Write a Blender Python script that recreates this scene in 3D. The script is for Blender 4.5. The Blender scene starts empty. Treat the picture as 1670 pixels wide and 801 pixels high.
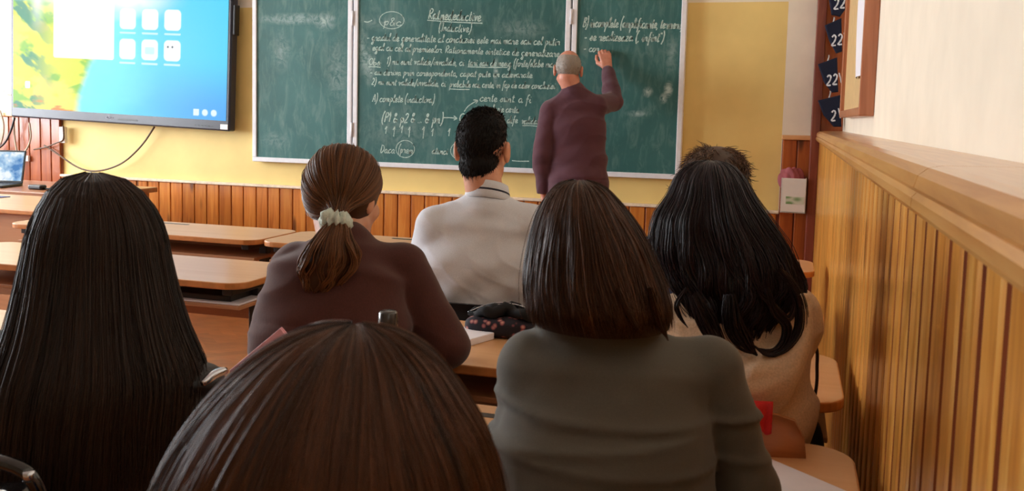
import bpy, bmesh, math, random
import numpy as np
from mathutils import Vector, Matrix

rng = np.random.default_rng(7)
random.seed(7)
SC = bpy.context.scene
COL = SC.collection
PI = math.pi

# ------------------------------------------------------------------ camera
F, YAW, ROLL, PPY, HOR = 1500.0, math.radians(16.7), 0.0247, 323.0, 188.0
PITCH = math.atan((PPY - HOR) / F)
CAM = np.array([0.0, 0.0, 1.33])
RM = np.array(Matrix.Rotation(YAW, 3, 'Z') @ Matrix.Rotation(PI / 2 - PITCH, 3, 'X') @ Matrix.Rotation(ROLL, 3, 'Z'))
cd = bpy.data.cameras.new('camera')
cam = bpy.data.objects.new('camera', cd)
COL.objects.link(cam)
cam.matrix_world = Matrix.Translation(CAM) @ Matrix(RM.tolist()).to_4x4()
cd.sensor_width = 36.0
cd.sensor_fit = 'HORIZONTAL'
cd.lens = 36.0 * F / 1670.0
cd.shift_y = -(400.5 - PPY) / 1670.0
cd.clip_start = 0.05
cd.dof.use_dof = True
cd.dof.focus_distance = 3.6
cd.dof.aperture_fstop = cd.lens / 2.6
SC.camera = cam


def ray(px, py):
    return RM @ np.array([(px - 835) / F, -(py - PPY) / F, -1.0])


def at(px, py, D):
    return CAM + ray(px, py) * D


def onY(px, py, Y):
    d = ray(px, py)
    return CAM + d * (Y - CAM[1]) / d[1]


# ------------------------------------------------------------------ materials
def lin(h):
    h = h.lstrip('#')
    c = [int(h[i:i + 2], 16) / 255 for i in (0, 2, 4)]
    return tuple(((x / 12.92) if x <= 0.04045 else ((x + 0.055) / 1.055) ** 2.4) for x in c) + (1.0,)


class NT:
    def __init__(self, name):
        self.m = bpy.data.materials.new(name)
        self.m.use_nodes = True
        self.t = self.m.node_tree
        self.b = self.t.nodes['Principled BSDF']

    def n(self, kind, **k):
        nd = self.t.nodes.new(kind)
        for a, v in k.items():
            setattr(nd, a, v)
        return nd

    def l(self, a, ao, b, bi):
        self.t.links.new(a.outputs[ao], b.inputs[bi])

    def coord(self, scale=(1, 1, 1), out='Object'):
        tc = self.n('ShaderNodeTexCoord')
        mp = self.n('ShaderNodeMapping')
        mp.inputs['Scale'].default_value = scale
        self.l(tc, out, mp, 'Vector')
        return mp

    def noise(self, src, scale=5, detail=4, rough=.55, dist=0):
        nz = self.n('ShaderNodeTexNoise')
        nz.inputs['Scale'].default_value = scale
        nz.inputs['Detail'].default_value = detail
        nz.inputs['Roughness'].default_value = rough
        nz.inputs['Distortion'].default_value = dist
        self.l(src, 0, nz, 'Vector')
        return nz

    def ramp(self, src, out, stops):
        r = self.n('ShaderNodeValToRGB')
        e = r.color_ramp.elements
        while len(e) < len(stops):
            e.new(0.5)
        for i, (p, c) in enumerate(stops):
            e[i].position = p
            e[i].color = c if isinstance(c, tuple) else lin(c)
        self.l(src, out, r, 'Fac')
        return r

    def mix(self, fac, a, b, mode='MIX'):
        x = self.n('ShaderNodeMix', data_type='RGBA', blend_type=mode)
        for v, idx in ((fac, 0), (a, 6), (b, 7)):
            if isinstance(v, (int, float)):
                x.inputs[idx].default_value = v
            elif isinstance(v, (tuple, str)):
                x.inputs[idx].default_value = v if isinstance(v, tuple) else lin(v)
            else:
                self.t.links.new(v, x.inputs[idx])
        return x.outputs[2]

    def base(self, sock):
        self.t.links.new(sock, self.b.inputs['Base Color'])

    def bump(self, src, out, strength=.3, dist=.002):
        bp = self.n('ShaderNodeBump')
        bp.inputs['Strength'].default_value = strength
        bp.inputs['Distance'].default_value = dist
        self.l(src, out, bp, 'Height')
        self.t.links.new(bp.outputs[0], self.b.inputs['Normal'])

    def set(self, **k):
        for a, v in k.items():
            self.b.inputs[a.replace('_', ' ')].default_value = v
        return self


def plain(name, col, rough=.5, metal=0.0, var=.06, vs=30, bump=0, coat=0, spec=.5):
    t = NT(name)
    c = lin(col)
    mp = t.coord()
    nz = t.noise(mp, vs, 3)
    d = tuple(x * (1 - var * 2) for x in c[:3]) + (1,)
    e = tuple(min(1, x * (1 + var * 2)) for x in c[:3]) + (1,)
    r = t.ramp(nz, 'Fac', [(.3, d), (.7, e)])
    t.base(r.outputs[0])
    t.set(Roughness=rough, Metallic=metal, Coat_Weight=coat, Specular_IOR_Level=spec)
    if bump:
        t.bump(nz, 'Fac', bump, .004)
    return t.m


def wood(name, c1, c2, c3, axis='Z', scale=1.0, rough=.35, coat=.3, knots=True, plank=True, coat_rough=.15):
    """pine boards: grain stretched along one axis, knots, per-plank tone from the 'tone' attribute"""
    t = NT(name)
    st = {'Z': (14, 14, .9), 'X': (.9, 14, 14), 'Y': (14, .9, 14)}[axis]
    mp = t.coord(tuple(s * scale for s in st))
    at_ = t.n('ShaderNodeAttribute', attribute_name='tone')
    add = t.n('ShaderNodeVectorMath', operation='MULTIPLY_ADD')
    add.inputs[1].default_value = (37, 17, 23)
    t.l(at_, 'Vector', add, 0)
    t.l(mp, 0, add, 2)
    nz = t.noise(add, 2.2, 6, .6, .6)
    r = t.ramp(nz, 'Fac', [(.25, c1), (.5, c2), (.75, c3)])
    out = r.outputs[0]
    if knots:
        st2 = {'Z': (9, 9, 2.2), 'X': (2.2, 9, 9), 'Y': (9, 2.2, 9)}[axis]
        mp2 = t.coord(st2)
        add2 = t.n('ShaderNodeVectorMath', operation='MULTIPLY_ADD')
        add2.inputs[1].default_value = (11, 7, 5)
        t.l(at_, 'Vector', add2, 0)
        t.l(mp2, 0, add2, 2)
        v = t.n('ShaderNodeTexVoronoi')
        v.inputs['Scale'].default_value = .8
        t.l(add2, 0, v, 'Vector')
        kr = t.ramp(v, 'Distance', [(.0, (1, 1, 1, 1)), (.09, (.8, .8, .8, 1)), (.17, (0, 0, 0, 1))])
        dk = tuple(x * .32 for x in lin(c1)[:3]) + (1,)
        out = t.mix(kr.outputs[0], out, dk)
    if plank:
        tr = t.ramp(at_, 'Fac', [(0, (.72, .70, .66, 1)), (1, (1.0, 1.0, 1.0, 1))])
        out = t.mix(1.0, out, tr.outputs[0], 'MULTIPLY')
    t.base(out)
    t.set(Roughness=rough, Coat_Weight=coat, Coat_Roughness=coat_rough)
    t.bump(nz, 'Fac', .12, .002)
    return t.m


def cloth(name, col, rough=.85, knit=600, var=.08, sheen=.0, bump=.25, stretch=(1, 1, 1)):
    t = NT(name)
    c = lin(col)
    mp = t.coord(stretch)
    n1 = t.noise(mp, knit, 2)
    n2 = t.noise(mp, 7, 3)
    d = tuple(x * (1 - var) for x in c[:3]) + (1,)
    e = tuple(min(1, x * (1 + var)) for x in c[:3]) + (1,)
    r = t.ramp(n2, 'Fac', [(.3, d), (.7, e)])
    r2 = t.ramp(n1, 'Fac', [(.3, (.78, .78, .78, 1)), (.7, (1, 1, 1, 1))])
    t.base(t.mix(1.0, r.outputs[0], r2.outputs[0], 'MULTIPLY'))
    t.set(Roughness=rough, Sheen_Weight=sheen, Specular_IOR_Level=.25)
    t.bump(n1, 'Fac', bump, .001)
    return t.m


def hair_mat(name, root, tip, rough=.38, spec=.5):
    t = NT(name)
    a = t.n('ShaderNodeAttribute', attribute_name='tone')
    r = t.ramp(a, 'Fac', [(0, root), (1, tip)])
    t.base(r.outputs[0])
    t.set(Roughness=rough, Specular_IOR_Level=spec)
    return t.m


def emit(name, col, strength):
    t = NT(name)
    t.set(Base_Color=lin('000000'), Emission_Color=lin(col), Emission_Strength=strength, Roughness=.2)
    return t.m


def skin(name, col):
    t = NT(name)
    c = lin(col)
    mp = t.coord()
    nz = t.noise(mp, 40, 4)
    d = (c[0] * .88, c[1] * .78, c[2] * .74, 1)
    r = t.ramp(nz, 'Fac', [(.3, d), (.7, c)])
    t.base(r.outputs[0])
    t.set(Roughness=.48, Subsurface_Weight=.12, Subsurface_Scale=.01)
    t.b.inputs['Subsurface Radius'].default_value = (1, .35, .2)
    return t.m


# ------------------------------------------------------------------ object helpers
def thing(name, label, cat, loc=(0, 0, 0), rotz=0, group=None):
    o = bpy.data.objects.new(name, None)
    o.empty_display_size = .05
    COL.objects.link(o)
    o.location = loc
    o.rotation_euler = (0, 0, rotz)
    return tag(o, label, cat, group)


def tag(o, label, cat, group=None):
    o['label'] = label
    o['category'] = cat
    if group:
        o['group'] = group
    return o


def struct(o, label=None):
    o['kind'] = 'structure'
    if label:
        o['label'] = label
    return o


def mesh_np(name, V, faces, mats, parent=None, smooth=True, tone=None, midx=None, origin=None):
    """V (n,3); faces: (m,4)/(m,3) int array or a list; linked as ONE mesh object"""
    V = np.asarray(V, dtype=np.float64)
    if origin is not None:
        V = V - np.asarray(origin)
    me = bpy.data.meshes.new(name)
    if isinstance(faces, np.ndarray):
        k = faces.shape[1]
        me.vertices.add(len(V))
        me.vertices.foreach_set('co', V.astype(np.float32).ravel())
        me.loops.add(faces.size)
        me.loops.foreach_set('vertex_index', faces.astype(np.int32).ravel())
        me.polygons.add(len(faces))
        me.polygons.foreach_set('loop_start', np.arange(0, faces.size, k, dtype=np.int32))
        me.update(calc_edges=True)
    else:
        me.from_pydata([tuple(v) for v in V], [], faces)
    if not isinstance(mats, (list, tuple)):
        mats = [mats]
    for m in mats:
        me.materials.append(m)
    n = len(me.polygons)
    me.polygons.foreach_set('use_smooth', np.full(n, smooth, dtype=bool))
    if midx is not None:
        me.polygons.foreach_set('material_index', np.asarray(midx, dtype=np.int32))
    if tone is not None:
        a = me.attributes.new('tone', 'FLOAT', 'POINT')
        a.data.foreach_set('value', np.asarray(tone, dtype=np.float32))
    me.update()
    me.validate()
    o = bpy.data.objects.new(name, me)
    COL.objects.link(o)
    if parent:
        o.parent = parent
    return o


class MB:
    """collects shapes for one mesh"""
    def __init__(self):
        self.V, self.Fc, self.T, self.M, self.S = [], [], [], [], []

    def add(self, V, Fc, tone=.5, mi=0, smooth=False):
        o = len(self.V)
        self.V += [tuple(v) for v in V]
        self.Fc += [tuple(i + o for i in f) for f in Fc]
        self.T += [tone] * len(V)
        self.M += [mi] * len(Fc)
        self.S += [smooth] * len(Fc)
        return self

    def box(self, lo, hi, bev=0.0, tone=.5, mi=0, mat=None, seg=2):
        bm = bmesh.new()
        bmesh.ops.create_cube(bm, size=1)
        lo, hi = Vector(lo), Vector(hi)
        for v in bm.verts:
            v.co = Vector([lo[i] + (v.co[i] + .5) * (hi[i] - lo[i]) for i in range(3)])
        if bev > 0:
            bmesh.ops.bevel(bm, geom=bm.edges[:], offset=bev, segments=seg, profile=.5, affect='EDGES')
        if mat is not None:
            bm.transform(mat)
        self.from_bm(bm, tone, mi)
        bm.free()
        return self

    def from_bm(self, bm, tone=.5, mi=0, smooth=False):
        bm.verts.ensure_lookup_table()
        bm.verts.index_update()
        self.add([v.co[:] for v in bm.verts], [[v.index for v in f.verts] for f in bm.faces], tone, mi, smooth)

    def prism(self, outline, z0, z1, bev=0.0, tone=.5, mi=0, mat=None, seg=2):
        """2-D outline extruded in z, optional bevel, then transformed"""
        bm = bmesh.new()
        vs = [bm.verts.new((x, y, z0)) for x, y in outline]
        f = bm.faces.new(vs)
        r = bmesh.ops.extrude_face_region(bm, geom=[f])
        for v in [g for g in r['geom'] if isinstance(g, bmesh.types.BMVert)]:
            v.co.z = z1
        bmesh.ops.recalc_face_normals(bm, faces=bm.faces[:])
        if bev > 0:
            ed = [e for e in bm.edges if abs(e.verts[0].co.z - e.verts[1].co.z) < 1e-6]
            bmesh.ops.bevel(bm, geom=ed, offset=bev, segments=seg, profile=.5, affect='EDGES')
        if mat is not None:
            bm.transform(mat)
        self.from_bm(bm, tone, mi)
        bm.free()
        return self

    def tube(self, pts, r, sides=10, tone=.5, mi=0, close=True, smooth=True):
        P = [Vector(p) for p in pts]
        n = len(P)
        rr = r if isinstance(r, (list, tuple, np.ndarray)) else [r] * n
        V, Fc = [], []
        up = Vector((0, 0, 1))
        prevx = None
        for i in range(n):
            t = (P[min(i + 1, n - 1)] - P[max(i - 1, 0)]).normalized()
            if prevx is None:
                x = t.cross(up if abs(t.dot(up)) < .95 else Vector((1, 0, 0))).normalized()
            else:
                x = (prevx - t * prevx.dot(t)).normalized()
            prevx = x
            y = t.cross(x)
            for k in range(sides):
                a = 2 * PI * k / sides
                V.append(P[i] + (x * math.cos(a) + y * math.sin(a)) * rr[i])
        for i in range(n - 1):
            for k in range(sides):
                Fc.append((i * sides + k, i * sides + (k + 1) % sides, (i + 1) * sides + (k + 1) % sides, (i + 1) * sides + k))
        if close:
            Fc.append(tuple(range(sides))[::-1])
            Fc.append(tuple((n - 1) * sides + k for k in range(sides)))
        return self.add(V, Fc, tone, mi, smooth)

    def lathe(self, prof, center=(0, 0, 0), n=24, tone=.5, mi=0, smooth=True):
        V, Fc = [], []
        for (r, z) in prof:
            for k in range(n):
                a = 2 * PI * k / n
                V.append((center[0] + r * math.cos(a), center[1] + r * math.sin(a), center[2] + z))
        for i in range(len(prof) - 1):
            for k in range(n):
                Fc.append((i * n + k, i * n + (k + 1) % n, (i + 1) * n + (k + 1) % n, (i + 1) * n + k))
        return self.add(V, Fc, tone, mi, smooth)

    def obj(self, name, mats, parent=None, origin=None):
        me = bpy.data.meshes.new(name)
        V = np.array(self.V)
        if origin is not None:
            V = V - np.asarray(origin)
        me.from_pydata([tuple(v) for v in V], [], self.Fc)
        for m in (mats if isinstance(mats, (list, tuple)) else [mats]):
            me.materials.append(m)
        me.polygons.foreach_set('material_index', np.array(self.M, dtype=np.int32))
        me.polygons.foreach_set('use_smooth', np.array(self.S, dtype=bool))
        a = me.attributes.new('tone', 'FLOAT', 'POINT')
        a.data.foreach_set('value', np.array(self.T, dtype=np.float32))
        me.update()
        o = bpy.data.objects.new(name, me)
        COL.objects.link(o)
        if parent:
            o.parent = parent
        return o


def rrect(x0, y0, x1, y1, r, n=6):
    out = []
    for cx, cy, a0 in ((x1 - r, y1 - r, 0), (x0 + r, y1 - r, 90), (x0 + r, y0 + r, 180), (x1 - r, y0 + r, 270)):
        for i in range(n + 1):
            a = math.radians(a0 + 90 * i / n)
            out.append((cx + r * math.cos(a), cy + r * math.sin(a)))
    return out


def smooth_curve(pts, n=8):
    P = [np.array(p, float) for p in pts]
    P = [2 * P[0] - P[1]] + P + [2 * P[-1] - P[-2]]
    out = []
    for i in range(1, len(P) - 2):
        for k in range(n):
            t = k / n
            a, b, c, d = P[i - 1], P[i], P[i + 1], P[i + 2]
            out.append(.5 * ((2 * b) + (c - a) * t + (2 * a - 5 * b + 4 * c - d) * t * t + (3 * b - a - 3 * c + d) * t ** 3))
    out.append(P[-2])
    return out


def dup(root, loc, rotz, label, group=None, cat=None):
    r = root.copy()
    COL.objects.link(r)
    r.location = loc
    r.rotation_euler = (0, 0, rotz)
    r['label'] = label
    if group:
        r['group'] = group
    for ch in list(root.children):
        c = ch.copy()
        COL.objects.link(c)
        c.parent = r
        for g in list(ch.children):
            d = g.copy()
            COL.objects.link(d)
            d.parent = c
    return r

# ------------------------------------------------------------------ palette
M_cream = plain('cream_wall_paint', 'f1e6d2', .8, var=.02, vs=6, bump=.05)
M_yellow = plain('yellow_wall_paint', 'ecd083', .6, var=.03, vs=3, bump=.05)
M_white_ceiling = plain('ceiling_paint', 'efece4', .9, var=.01)
M_pine_front = wood('pine_boards_front', 'a8581c', 'd07c30', 'e29a4a', 'Z', 1.0, .32, .35)
M_pine_red = wood('pine_boards_red', '8a3d16', 'a9531f', 'b9652c', 'Z', 1.0, .35, .3)
M_pine_right = wood('pine_boards_right', 'ac641e', 'd8943e', 'f0bc66', 'Z', 2.0, .30, .22, coat_rough=.12)
M_groove = wood('varnished_groove', '7a3610', '984c1e', 'ad5f2a', 'Z', .8, .55, .0, knots=False)
M_cap = wood('pine_ledge', 'a56a32', 'c48b4c', 'd6a664', 'Y', 1.0, .28, .4, knots=False, plank=False)
M_capx = wood('pine_ledge_front', 'c98a55', 'dba26b', 'e4b482', 'X', 1.0, .4, .2, knots=False, plank=False)
M_post = wood('red_brown_post', '6d2f22', '7f3c2c', '90503c', 'Z', 1.0, .35, .3, knots=False, plank=False)
M_parquet = wood('parquet_blocks', '86461a', '9e5823', 'b06a31', 'X', .6, .3, .3, knots=False)
M_desk = wood('desk_laminate', 'd09a66', 'd9a674', 'e0b182', 'X', .5, .32, .15, knots=False, plank=False)
M_deskedge = plain('desk_edge_band', 'c98245', .4)
M_panel = wood('desk_panel_laminate', 'a56f48', 'b47c52', 'bd875d', 'X', .5, .45, 0, knots=False, plank=False)
M_steel_dark = plain('dark_painted_steel', '241f1d', .4, var=.02)
M_black = plain('black_plastic', '0d0d10', .35, var=.02)
M_bezel = plain('charcoal_bezel', '2b2b36', .3, var=.02)
M_white_plastic = plain('white_plastic', 'e9e6e0', .4, var=.01)
M_paper = plain('white_paper', 'e9e6ec', .8, var=.01)
M_alu = plain('white_board_frame', 'e6e6ea', .4, var=.02)
M_cable = plain('brown_cable', '5a4028', .5, var=.02)
M_cable_grey = plain('grey_cable', 'a89a84', .5, var=.02)
M_chalk = plain('chalk', 'b4ccc2', .95, var=.12, vs=120)
M_steel = plain('polished_steel', 'c9ccd4', .18, metal=1.0, var=.01)

# ------------------------------------------------------------------ room shell
XR, XW, XL, YF, YB, ZC = 0.17, 0.30, -7.4, 6.0, -2.4, 3.15
b = MB()
b.box((XL - .3, YB - .3, -.2), (XW + .3, YF + .3, -.003))
bw, bl = .07, .35
c45, s45 = math.cos(PI / 4), math.sin(PI / 4)
for i in range(-75, 76):
    for j in range(-24, 25):
        for k in (0, 1):
            u = i * bw + j * bl * 2
            v = i * bw
            if k == 0:
                q = [(u, v), (u + bl, v), (u + bl, v + bw), (u, v + bw)]
            else:
                q = [(u + bl, v - bl + bw), (u + bl + bw, v - bl + bw), (u + bl + bw, v + bw), (u + bl, v + bw)]
            g = .0012
            q = [(q[0][0] + g, q[0][1] + g), (q[1][0] - g, q[1][1] + g), (q[2][0] - g, q[2][1] - g), (q[3][0] + g, q[3][1] - g)]
            w = [((x * c45 - y * s45) - 3.0, (x * s45 + y * c45) + 2.0) for x, y in q]
            cx, cy = sum(p[0] for p in w) / 4, sum(p[1] for p in w) / 4
            if XL < cx < XW and YB < cy < YF:
                b.add([(x, y, 0) for x, y in w], [(0, 1, 2, 3)], random.random())
struct(b.obj('floor', M_parquet), 'brown herringbone parquet floor')

b = MB()   # front wall: cream with a yellow painted field
xs = [XL - .3, -5.55, -.05, XW + .3]
zs = [-.2, 2.07, ZC + .1]
for i in range(3):
    for j in range(2):
        mi = 1 if (i == 1 and j == 0) else 0
        b.add([(xs[i], YF, zs[j]), (xs[i + 1], YF, zs[j]), (xs[i + 1], YF, zs[j + 1]), (xs[i], YF, zs[j + 1])], [(0, 1, 2, 3)], mi=mi)
b.box((XL - .3, YF + .002, -.2), (XW + .3, YF + .25, ZC + .1))
struct(b.obj('wall_front', [M_cream, M_yellow]), 'cream front wall with a large yellow painted field')
struct(MB().box((XW, YB - .3, -.2), (XW + .25, YF + .25, ZC + .1)).obj('wall_right', M_cream), 'bright cream right wall above the pine boards')
struct(MB().box((XL - .3, YB - .25, -.2), (XW + .3, YB, ZC + .1)).obj('wall_back', plain('tan_back_wall', '9a8468', .8)))
struct(MB().box((XL - .3, YB - .3, ZC), (XW + .3, YF + .3, ZC + .2)).obj('ceiling', M_white_ceiling))
WIN = [(1.0, 3.1), (3.5, 5.5)]
WZ = (.9, 2.85)
b = MB()
b.box((XL - .25, YB - .3, -.2), (XL, YF + .3, WZ[0]))
b.box((XL - .25, YB - .3, WZ[1]), (XL, YF + .3, ZC + .1))
e = [YB - .3] + [v for w in WIN for v in w] + [YF + .3]
for i in range(0, len(e), 2):
    b.box((XL - .25, e[i], WZ[0]), (XL, e[i + 1], WZ[1]))
struct(b.obj('wall_left', M_cream))
gl = NT('window_glass')
tr = gl.n('ShaderNodeBsdfTransparent')
gs = gl.n('ShaderNodeBsdfGlossy')
gs.inputs['Roughness'].default_value = .02
mx = gl.n('ShaderNodeMixShader')
mx.inputs[0].default_value = .06
gl.l(tr, 0, mx, 1)
gl.l(gs, 0, mx, 2)
gl.l(mx, 0, gl.t.nodes['Material Output'], 'Surface')
for i, (y0, y1) in enumerate(WIN):
    f = MB()
    z0, z1 = WZ
    for a, c in (((y0, z0), (y1, z0 + .07)), ((y0, z1 - .07), (y1, z1)), ((y0, z0), (y0 + .07, z1)), ((y1 - .07, z0), (y1, z1)),
                 (((y0 + y1) / 2 - .05, z0), ((y0 + y1) / 2 + .05, z1)), ((y0, z1 - .62), (y1, z1 - .54))):
        f.box((XL - .14, a[0], a[1]), (XL - .07, c[0], c[1]), .006)
    w = struct(f.obj('window_%d' % (i + 1), M_white_plastic))
    MB().box((XL - .108, y0 + .05, z0 + .05), (XL - .102, y1 - .05, z1 - .05)).obj('glass_pane', gl.m, w)
    MB().box((XL - .02, y0 - .05, z0 - .04), (XL + .16, y1 + .05, z0), .01).obj('sill', M_white_plastic, w)

# front wainscot: pine boards with dark joints
def boards(name, x0, x1, z0, z1, mat, wd=.104, y=5.968, label=None):
    b = MB()
    x = x0
    while x < x1 - .02:
        x2 = min(x + wd * random.uniform(.94, 1.06), x1)
        b.box((x + .0035, y, z0), (x2 - .0035, YF, z1), .005, tone=random.random())
        x = x2
    b.box((x0, y + .012, z0), (x1, YF, z1 - .002), tone=0, mi=1)
    return struct(b.obj(name, [mat, M_post]), label)


boards('trim_1', -5.55, -.045, .09, .755, M_pine_front, label='low pine board panelling along the front wall')
struct(MB().box((-5.55, 5.955, .755), (-.045, YF, .775), .005).obj('trim_2', plain('pale_chipped_ledge', 'e6d2b8', .7, var=.08, vs=25)), 'thin pine ledge on top of the front panelling')
boards('trim_3', -.045, .15, .09, 1.22, M_pine_red, .085, label='taller red pine panelling in the right front corner')
struct(MB().box((-.05, 5.945, 1.22), (.15, YF, 1.25), .006).obj('trim_4', M_capx))
boards('trim_5', -6.9, -5.55, .09, 1.22, M_pine_red, .104, label='taller red pine panelling in the left front corner')
struct(MB().box((-6.9, 5.945, 1.22), (-5.545, YF, 1.25), .006).obj('trim_6', M_capx))
struct(MB().box((-6.9, 5.95, 0), (.15, YF, .09), .006).obj('baseboard_front', M_post))
# right wainscot
b = MB()
y = YB
while y < 5.86:
    wd = random.uniform(.088, .108)
    y2 = min(y + wd, 5.87)
    g = .0115
    prof = [(y, .016), (y + .003, .015), (y + g * .5, .008), (y + g * .8, .002), (y + g + .010, 0), (y2 - g - .010, 0), (y2 - g * .8, .002), (y2 - g * .5, .008), (y2 - .003, .015), (y2, .016)]
    V = [(XR + d, yy, 0) for yy, d in prof] + [(XR + d, yy, 1.235) for yy, d in prof]
    n = len(prof)
    to = random.random()
    for i in range(n - 1):
        mi = 0 if 3 <= i <= 5 else 1
        b.add([V[i], V[i + 1], V[i + 1 + n], V[i + n]], [(3, 2, 1, 0)], to, mi, False)
    y = y2
b.box((XR + .012, YB, 0), (XW, 5.87, 1.235), mi=1)
struct(b.obj('trim_7', [M_pine_right, M_groove]), 'glossy honey pine board panelling along the right wall')
prof = [(XW, 1.232), (XR - .004, 1.232), (XR - .006, 1.224), (XR - .016, 1.220), (XR - .022, 1.228), (XR - .022, 1.240), (XR - .016, 1.247), (XR - .020, 1.253), (XR - .016, 1.268), (XR - .004, 1.278), (XR + .012, 1.281), (XW, 1.283)]
for i, (ya, yb, nm) in enumerate(((-2.4, 1.236, 'trim_8'), (1.239, 5.9, 'trim_9'))):
    V = [(x, ya, z) for x, z in prof] + [(x, yb, z) for x, z in prof]
    n = len(prof)
    b = MB().add(V, [(k, (k + 1) % n, (k + 1) % n + n, k + n) for k in range(n)] + [tuple(range(n))[::-1], tuple(range(n, 2 * n))], smooth=False)
    struct(b.obj(nm, M_cap), 'rounded pine ledge on top of the right panelling')
struct(MB().box((.118, 5.87, 0), (.172, 5.99, ZC), .006).obj('trim_10', M_post), 'red brown upright post in the right front corner')
struct(MB().box((.172, 5.90, 1.27), (XW, 5.99, ZC), .004).obj('trim_11', M_pine_red), 'red wooden backing board in the right front corner')

# ------------------------------------------------------------------ light
wd = bpy.data.worlds.new('world')
SC.world = wd
wd.use_nodes = True
bg = wd.node_tree.nodes['Background']
bg.inputs[0].default_value = (.88, .94, 1.0, 1)
bg.inputs[1].default_value = 27.0
for i, (y0, y1) in enumerate(WIN):
    ld = bpy.data.lights.new('window_portal', 'AREA')
    ld.shape = 'RECTANGLE'
    ld.size, ld.size_y = WZ[1] - WZ[0], y1 - y0
    ld.cycles.is_portal = True
    lo = bpy.data.objects.new('window_portal', ld)
    lo.location = (XL - .3, (y0 + y1) / 2, sum(WZ) / 2)
    lo.rotation_euler = (0, -PI / 2, 0)
    COL.objects.link(lo)
vs = SC.view_settings
vs.view_transform = 'Standard'
vs.look = 'None'
vs.gamma = 1
vs.use_curve_mapping = False
vs.exposure = 0.0
SC.cycles.use_denoising = True
SC.cycles.denoising_prefilter = 'NONE'
SC.cycles.max_bounces = 8
SC.cycles.diffuse_bounces = 5
SC.cycles.sample_clamp_indirect = 6

# ------------------------------------------------------------------ chalkboard
YS = 5.945
t = NT('green_chalkboard')
mp = t.coord()
n1 = t.noise(mp, 1.6, 5, .6, .8)
n2 = t.noise(t.coord((6, 6, 1.6)), 3, 5, .65, 1.2)
r1 = t.ramp(n1, 'Fac', [(.3, '295753'), (.7, '3a6c69')])
r2 = t.ramp(n2, 'Fac', [(.48, (0, 0, 0, 1)), (.85, (.35, .35, .35, 1))])
o_ = t.mix(r2.outputs[0], r1.outputs[0], '9db5ab')
# chalk smears left by the duster: soft blobs at fixed places on the board (object x, z)
SM = [(-3.45, 1.98, .36, .05, .5), (-3.2, 1.96, .10, .08, .5), (-3.55, 1.75, .10, .18, .25), (-3.1, 1.6, .12, .3, .25), (-2.9, 1.75, .06, .2, .35),
      (-2.85, 1.65, .06, .15, .45), (-1.92, 1.63, .02, .12, .6), (-.76, 1.52, .035, .06, 1.0), (-.79, 1.46, .03, .04, .8), (-.89, 1.5, .04, .04, .7), (-1.75, 1.9, .25, .08, .25),
      (-2.75, 1.95, .3, .07, .2), (-3.6, 1.1, .15, .08, .2), (-.95, 1.36, .10, .025, .5), (-.75, 1.75, .05, .15, .3), (-2.6, 1.2, .35, .2, .15), (-1.9, 1.25, .3, .2, .12)]
tc = t.n('ShaderNodeTexCoord')
n3 = t.noise(mp, 14, 5, .7, 2.0)
acc = None
for (x, z, sx, sz, k) in SM:
    m_ = t.n('ShaderNodeMapping')
    m_.inputs['Location'].default_value = (-x / sx, 0, -z / sz)
    m_.inputs['Scale'].default_value = (1 / sx, 0, 1 / sz)
    t.l(tc, 'Object', m_, 'Vector')
    g_ = t.n('ShaderNodeTexGradient', gradient_type='SPHERICAL')
    t.l(m_, 0, g_, 'Vector')
    mu = t.n('ShaderNodeMath', operation='MULTIPLY')
    mu.inputs[1].default_value = k
    t.l(g_, 'Fac', mu, 0)
    if acc is None:
        acc = mu
    else:
        ad = t.n('ShaderNodeMath', operation='ADD')
        t.l(acc, 0, ad, 0)
        t.l(mu, 0, ad, 1)
        acc = ad
sm = t.n('ShaderNodeMath', operation='MULTIPLY')
r3 = t.ramp(n3, 'Fac', [(.38, (0, 0, 0, 1)), (.62, (1.2, 1.2, 1.2, 1))])
t.l(acc, 0, sm, 0)
t.l(r3, 'Color', sm, 1)
cl = t.n('ShaderNodeMath', operation='MINIMUM')
cl.inputs[1].default_value = .75
t.l(sm, 0, cl, 0)
t.base(t.mix(cl.outputs[0], o_, 'c4d6d0'))
t.set(Roughness=.5, Specular_IOR_Level=.35)
M_board = t.m

board = thing('chalkboard', 'green three-panel chalkboard covered in white chalk writing on the front wall', 'chalkboard', (0, 0, 0))
PAN = [(-3.785, -2.985), (-2.972, -1.412), (-1.40, -.662)]
BZ0, BZ1 = .945, 2.24
for x0, x1 in PAN:
    MB().box((x0 + .03, YS, BZ0 + .03), (x1 - .03, 5.985, BZ1 - .03)).obj('writing_surface', M_board, board)
    f = MB()
    fr = .033
    f.box((x0, YS - .012, BZ0), (x1, 5.99, BZ0 + fr), .004)
    f.box((x0, YS - .012, BZ1 - fr), (x1, 5.99, BZ1), .004)
    f.box((x0, YS - .012, BZ0 + fr), (x0 + fr, 5.99, BZ1 - fr), .004)
    f.box((x1 - fr, YS - .012, BZ0 + fr), (x1, 5.99, BZ1 - fr), .004)
    f.obj('frame', M_alu, board)
for hx in (-2.978, -1.406):
    for hz in (1.98, 1.2):
        MB().tube([(hx, YS - .016, hz - .05), (hx, YS - .016, hz + .05)], .008, 8).obj('hinge', M_alu, board)

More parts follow.
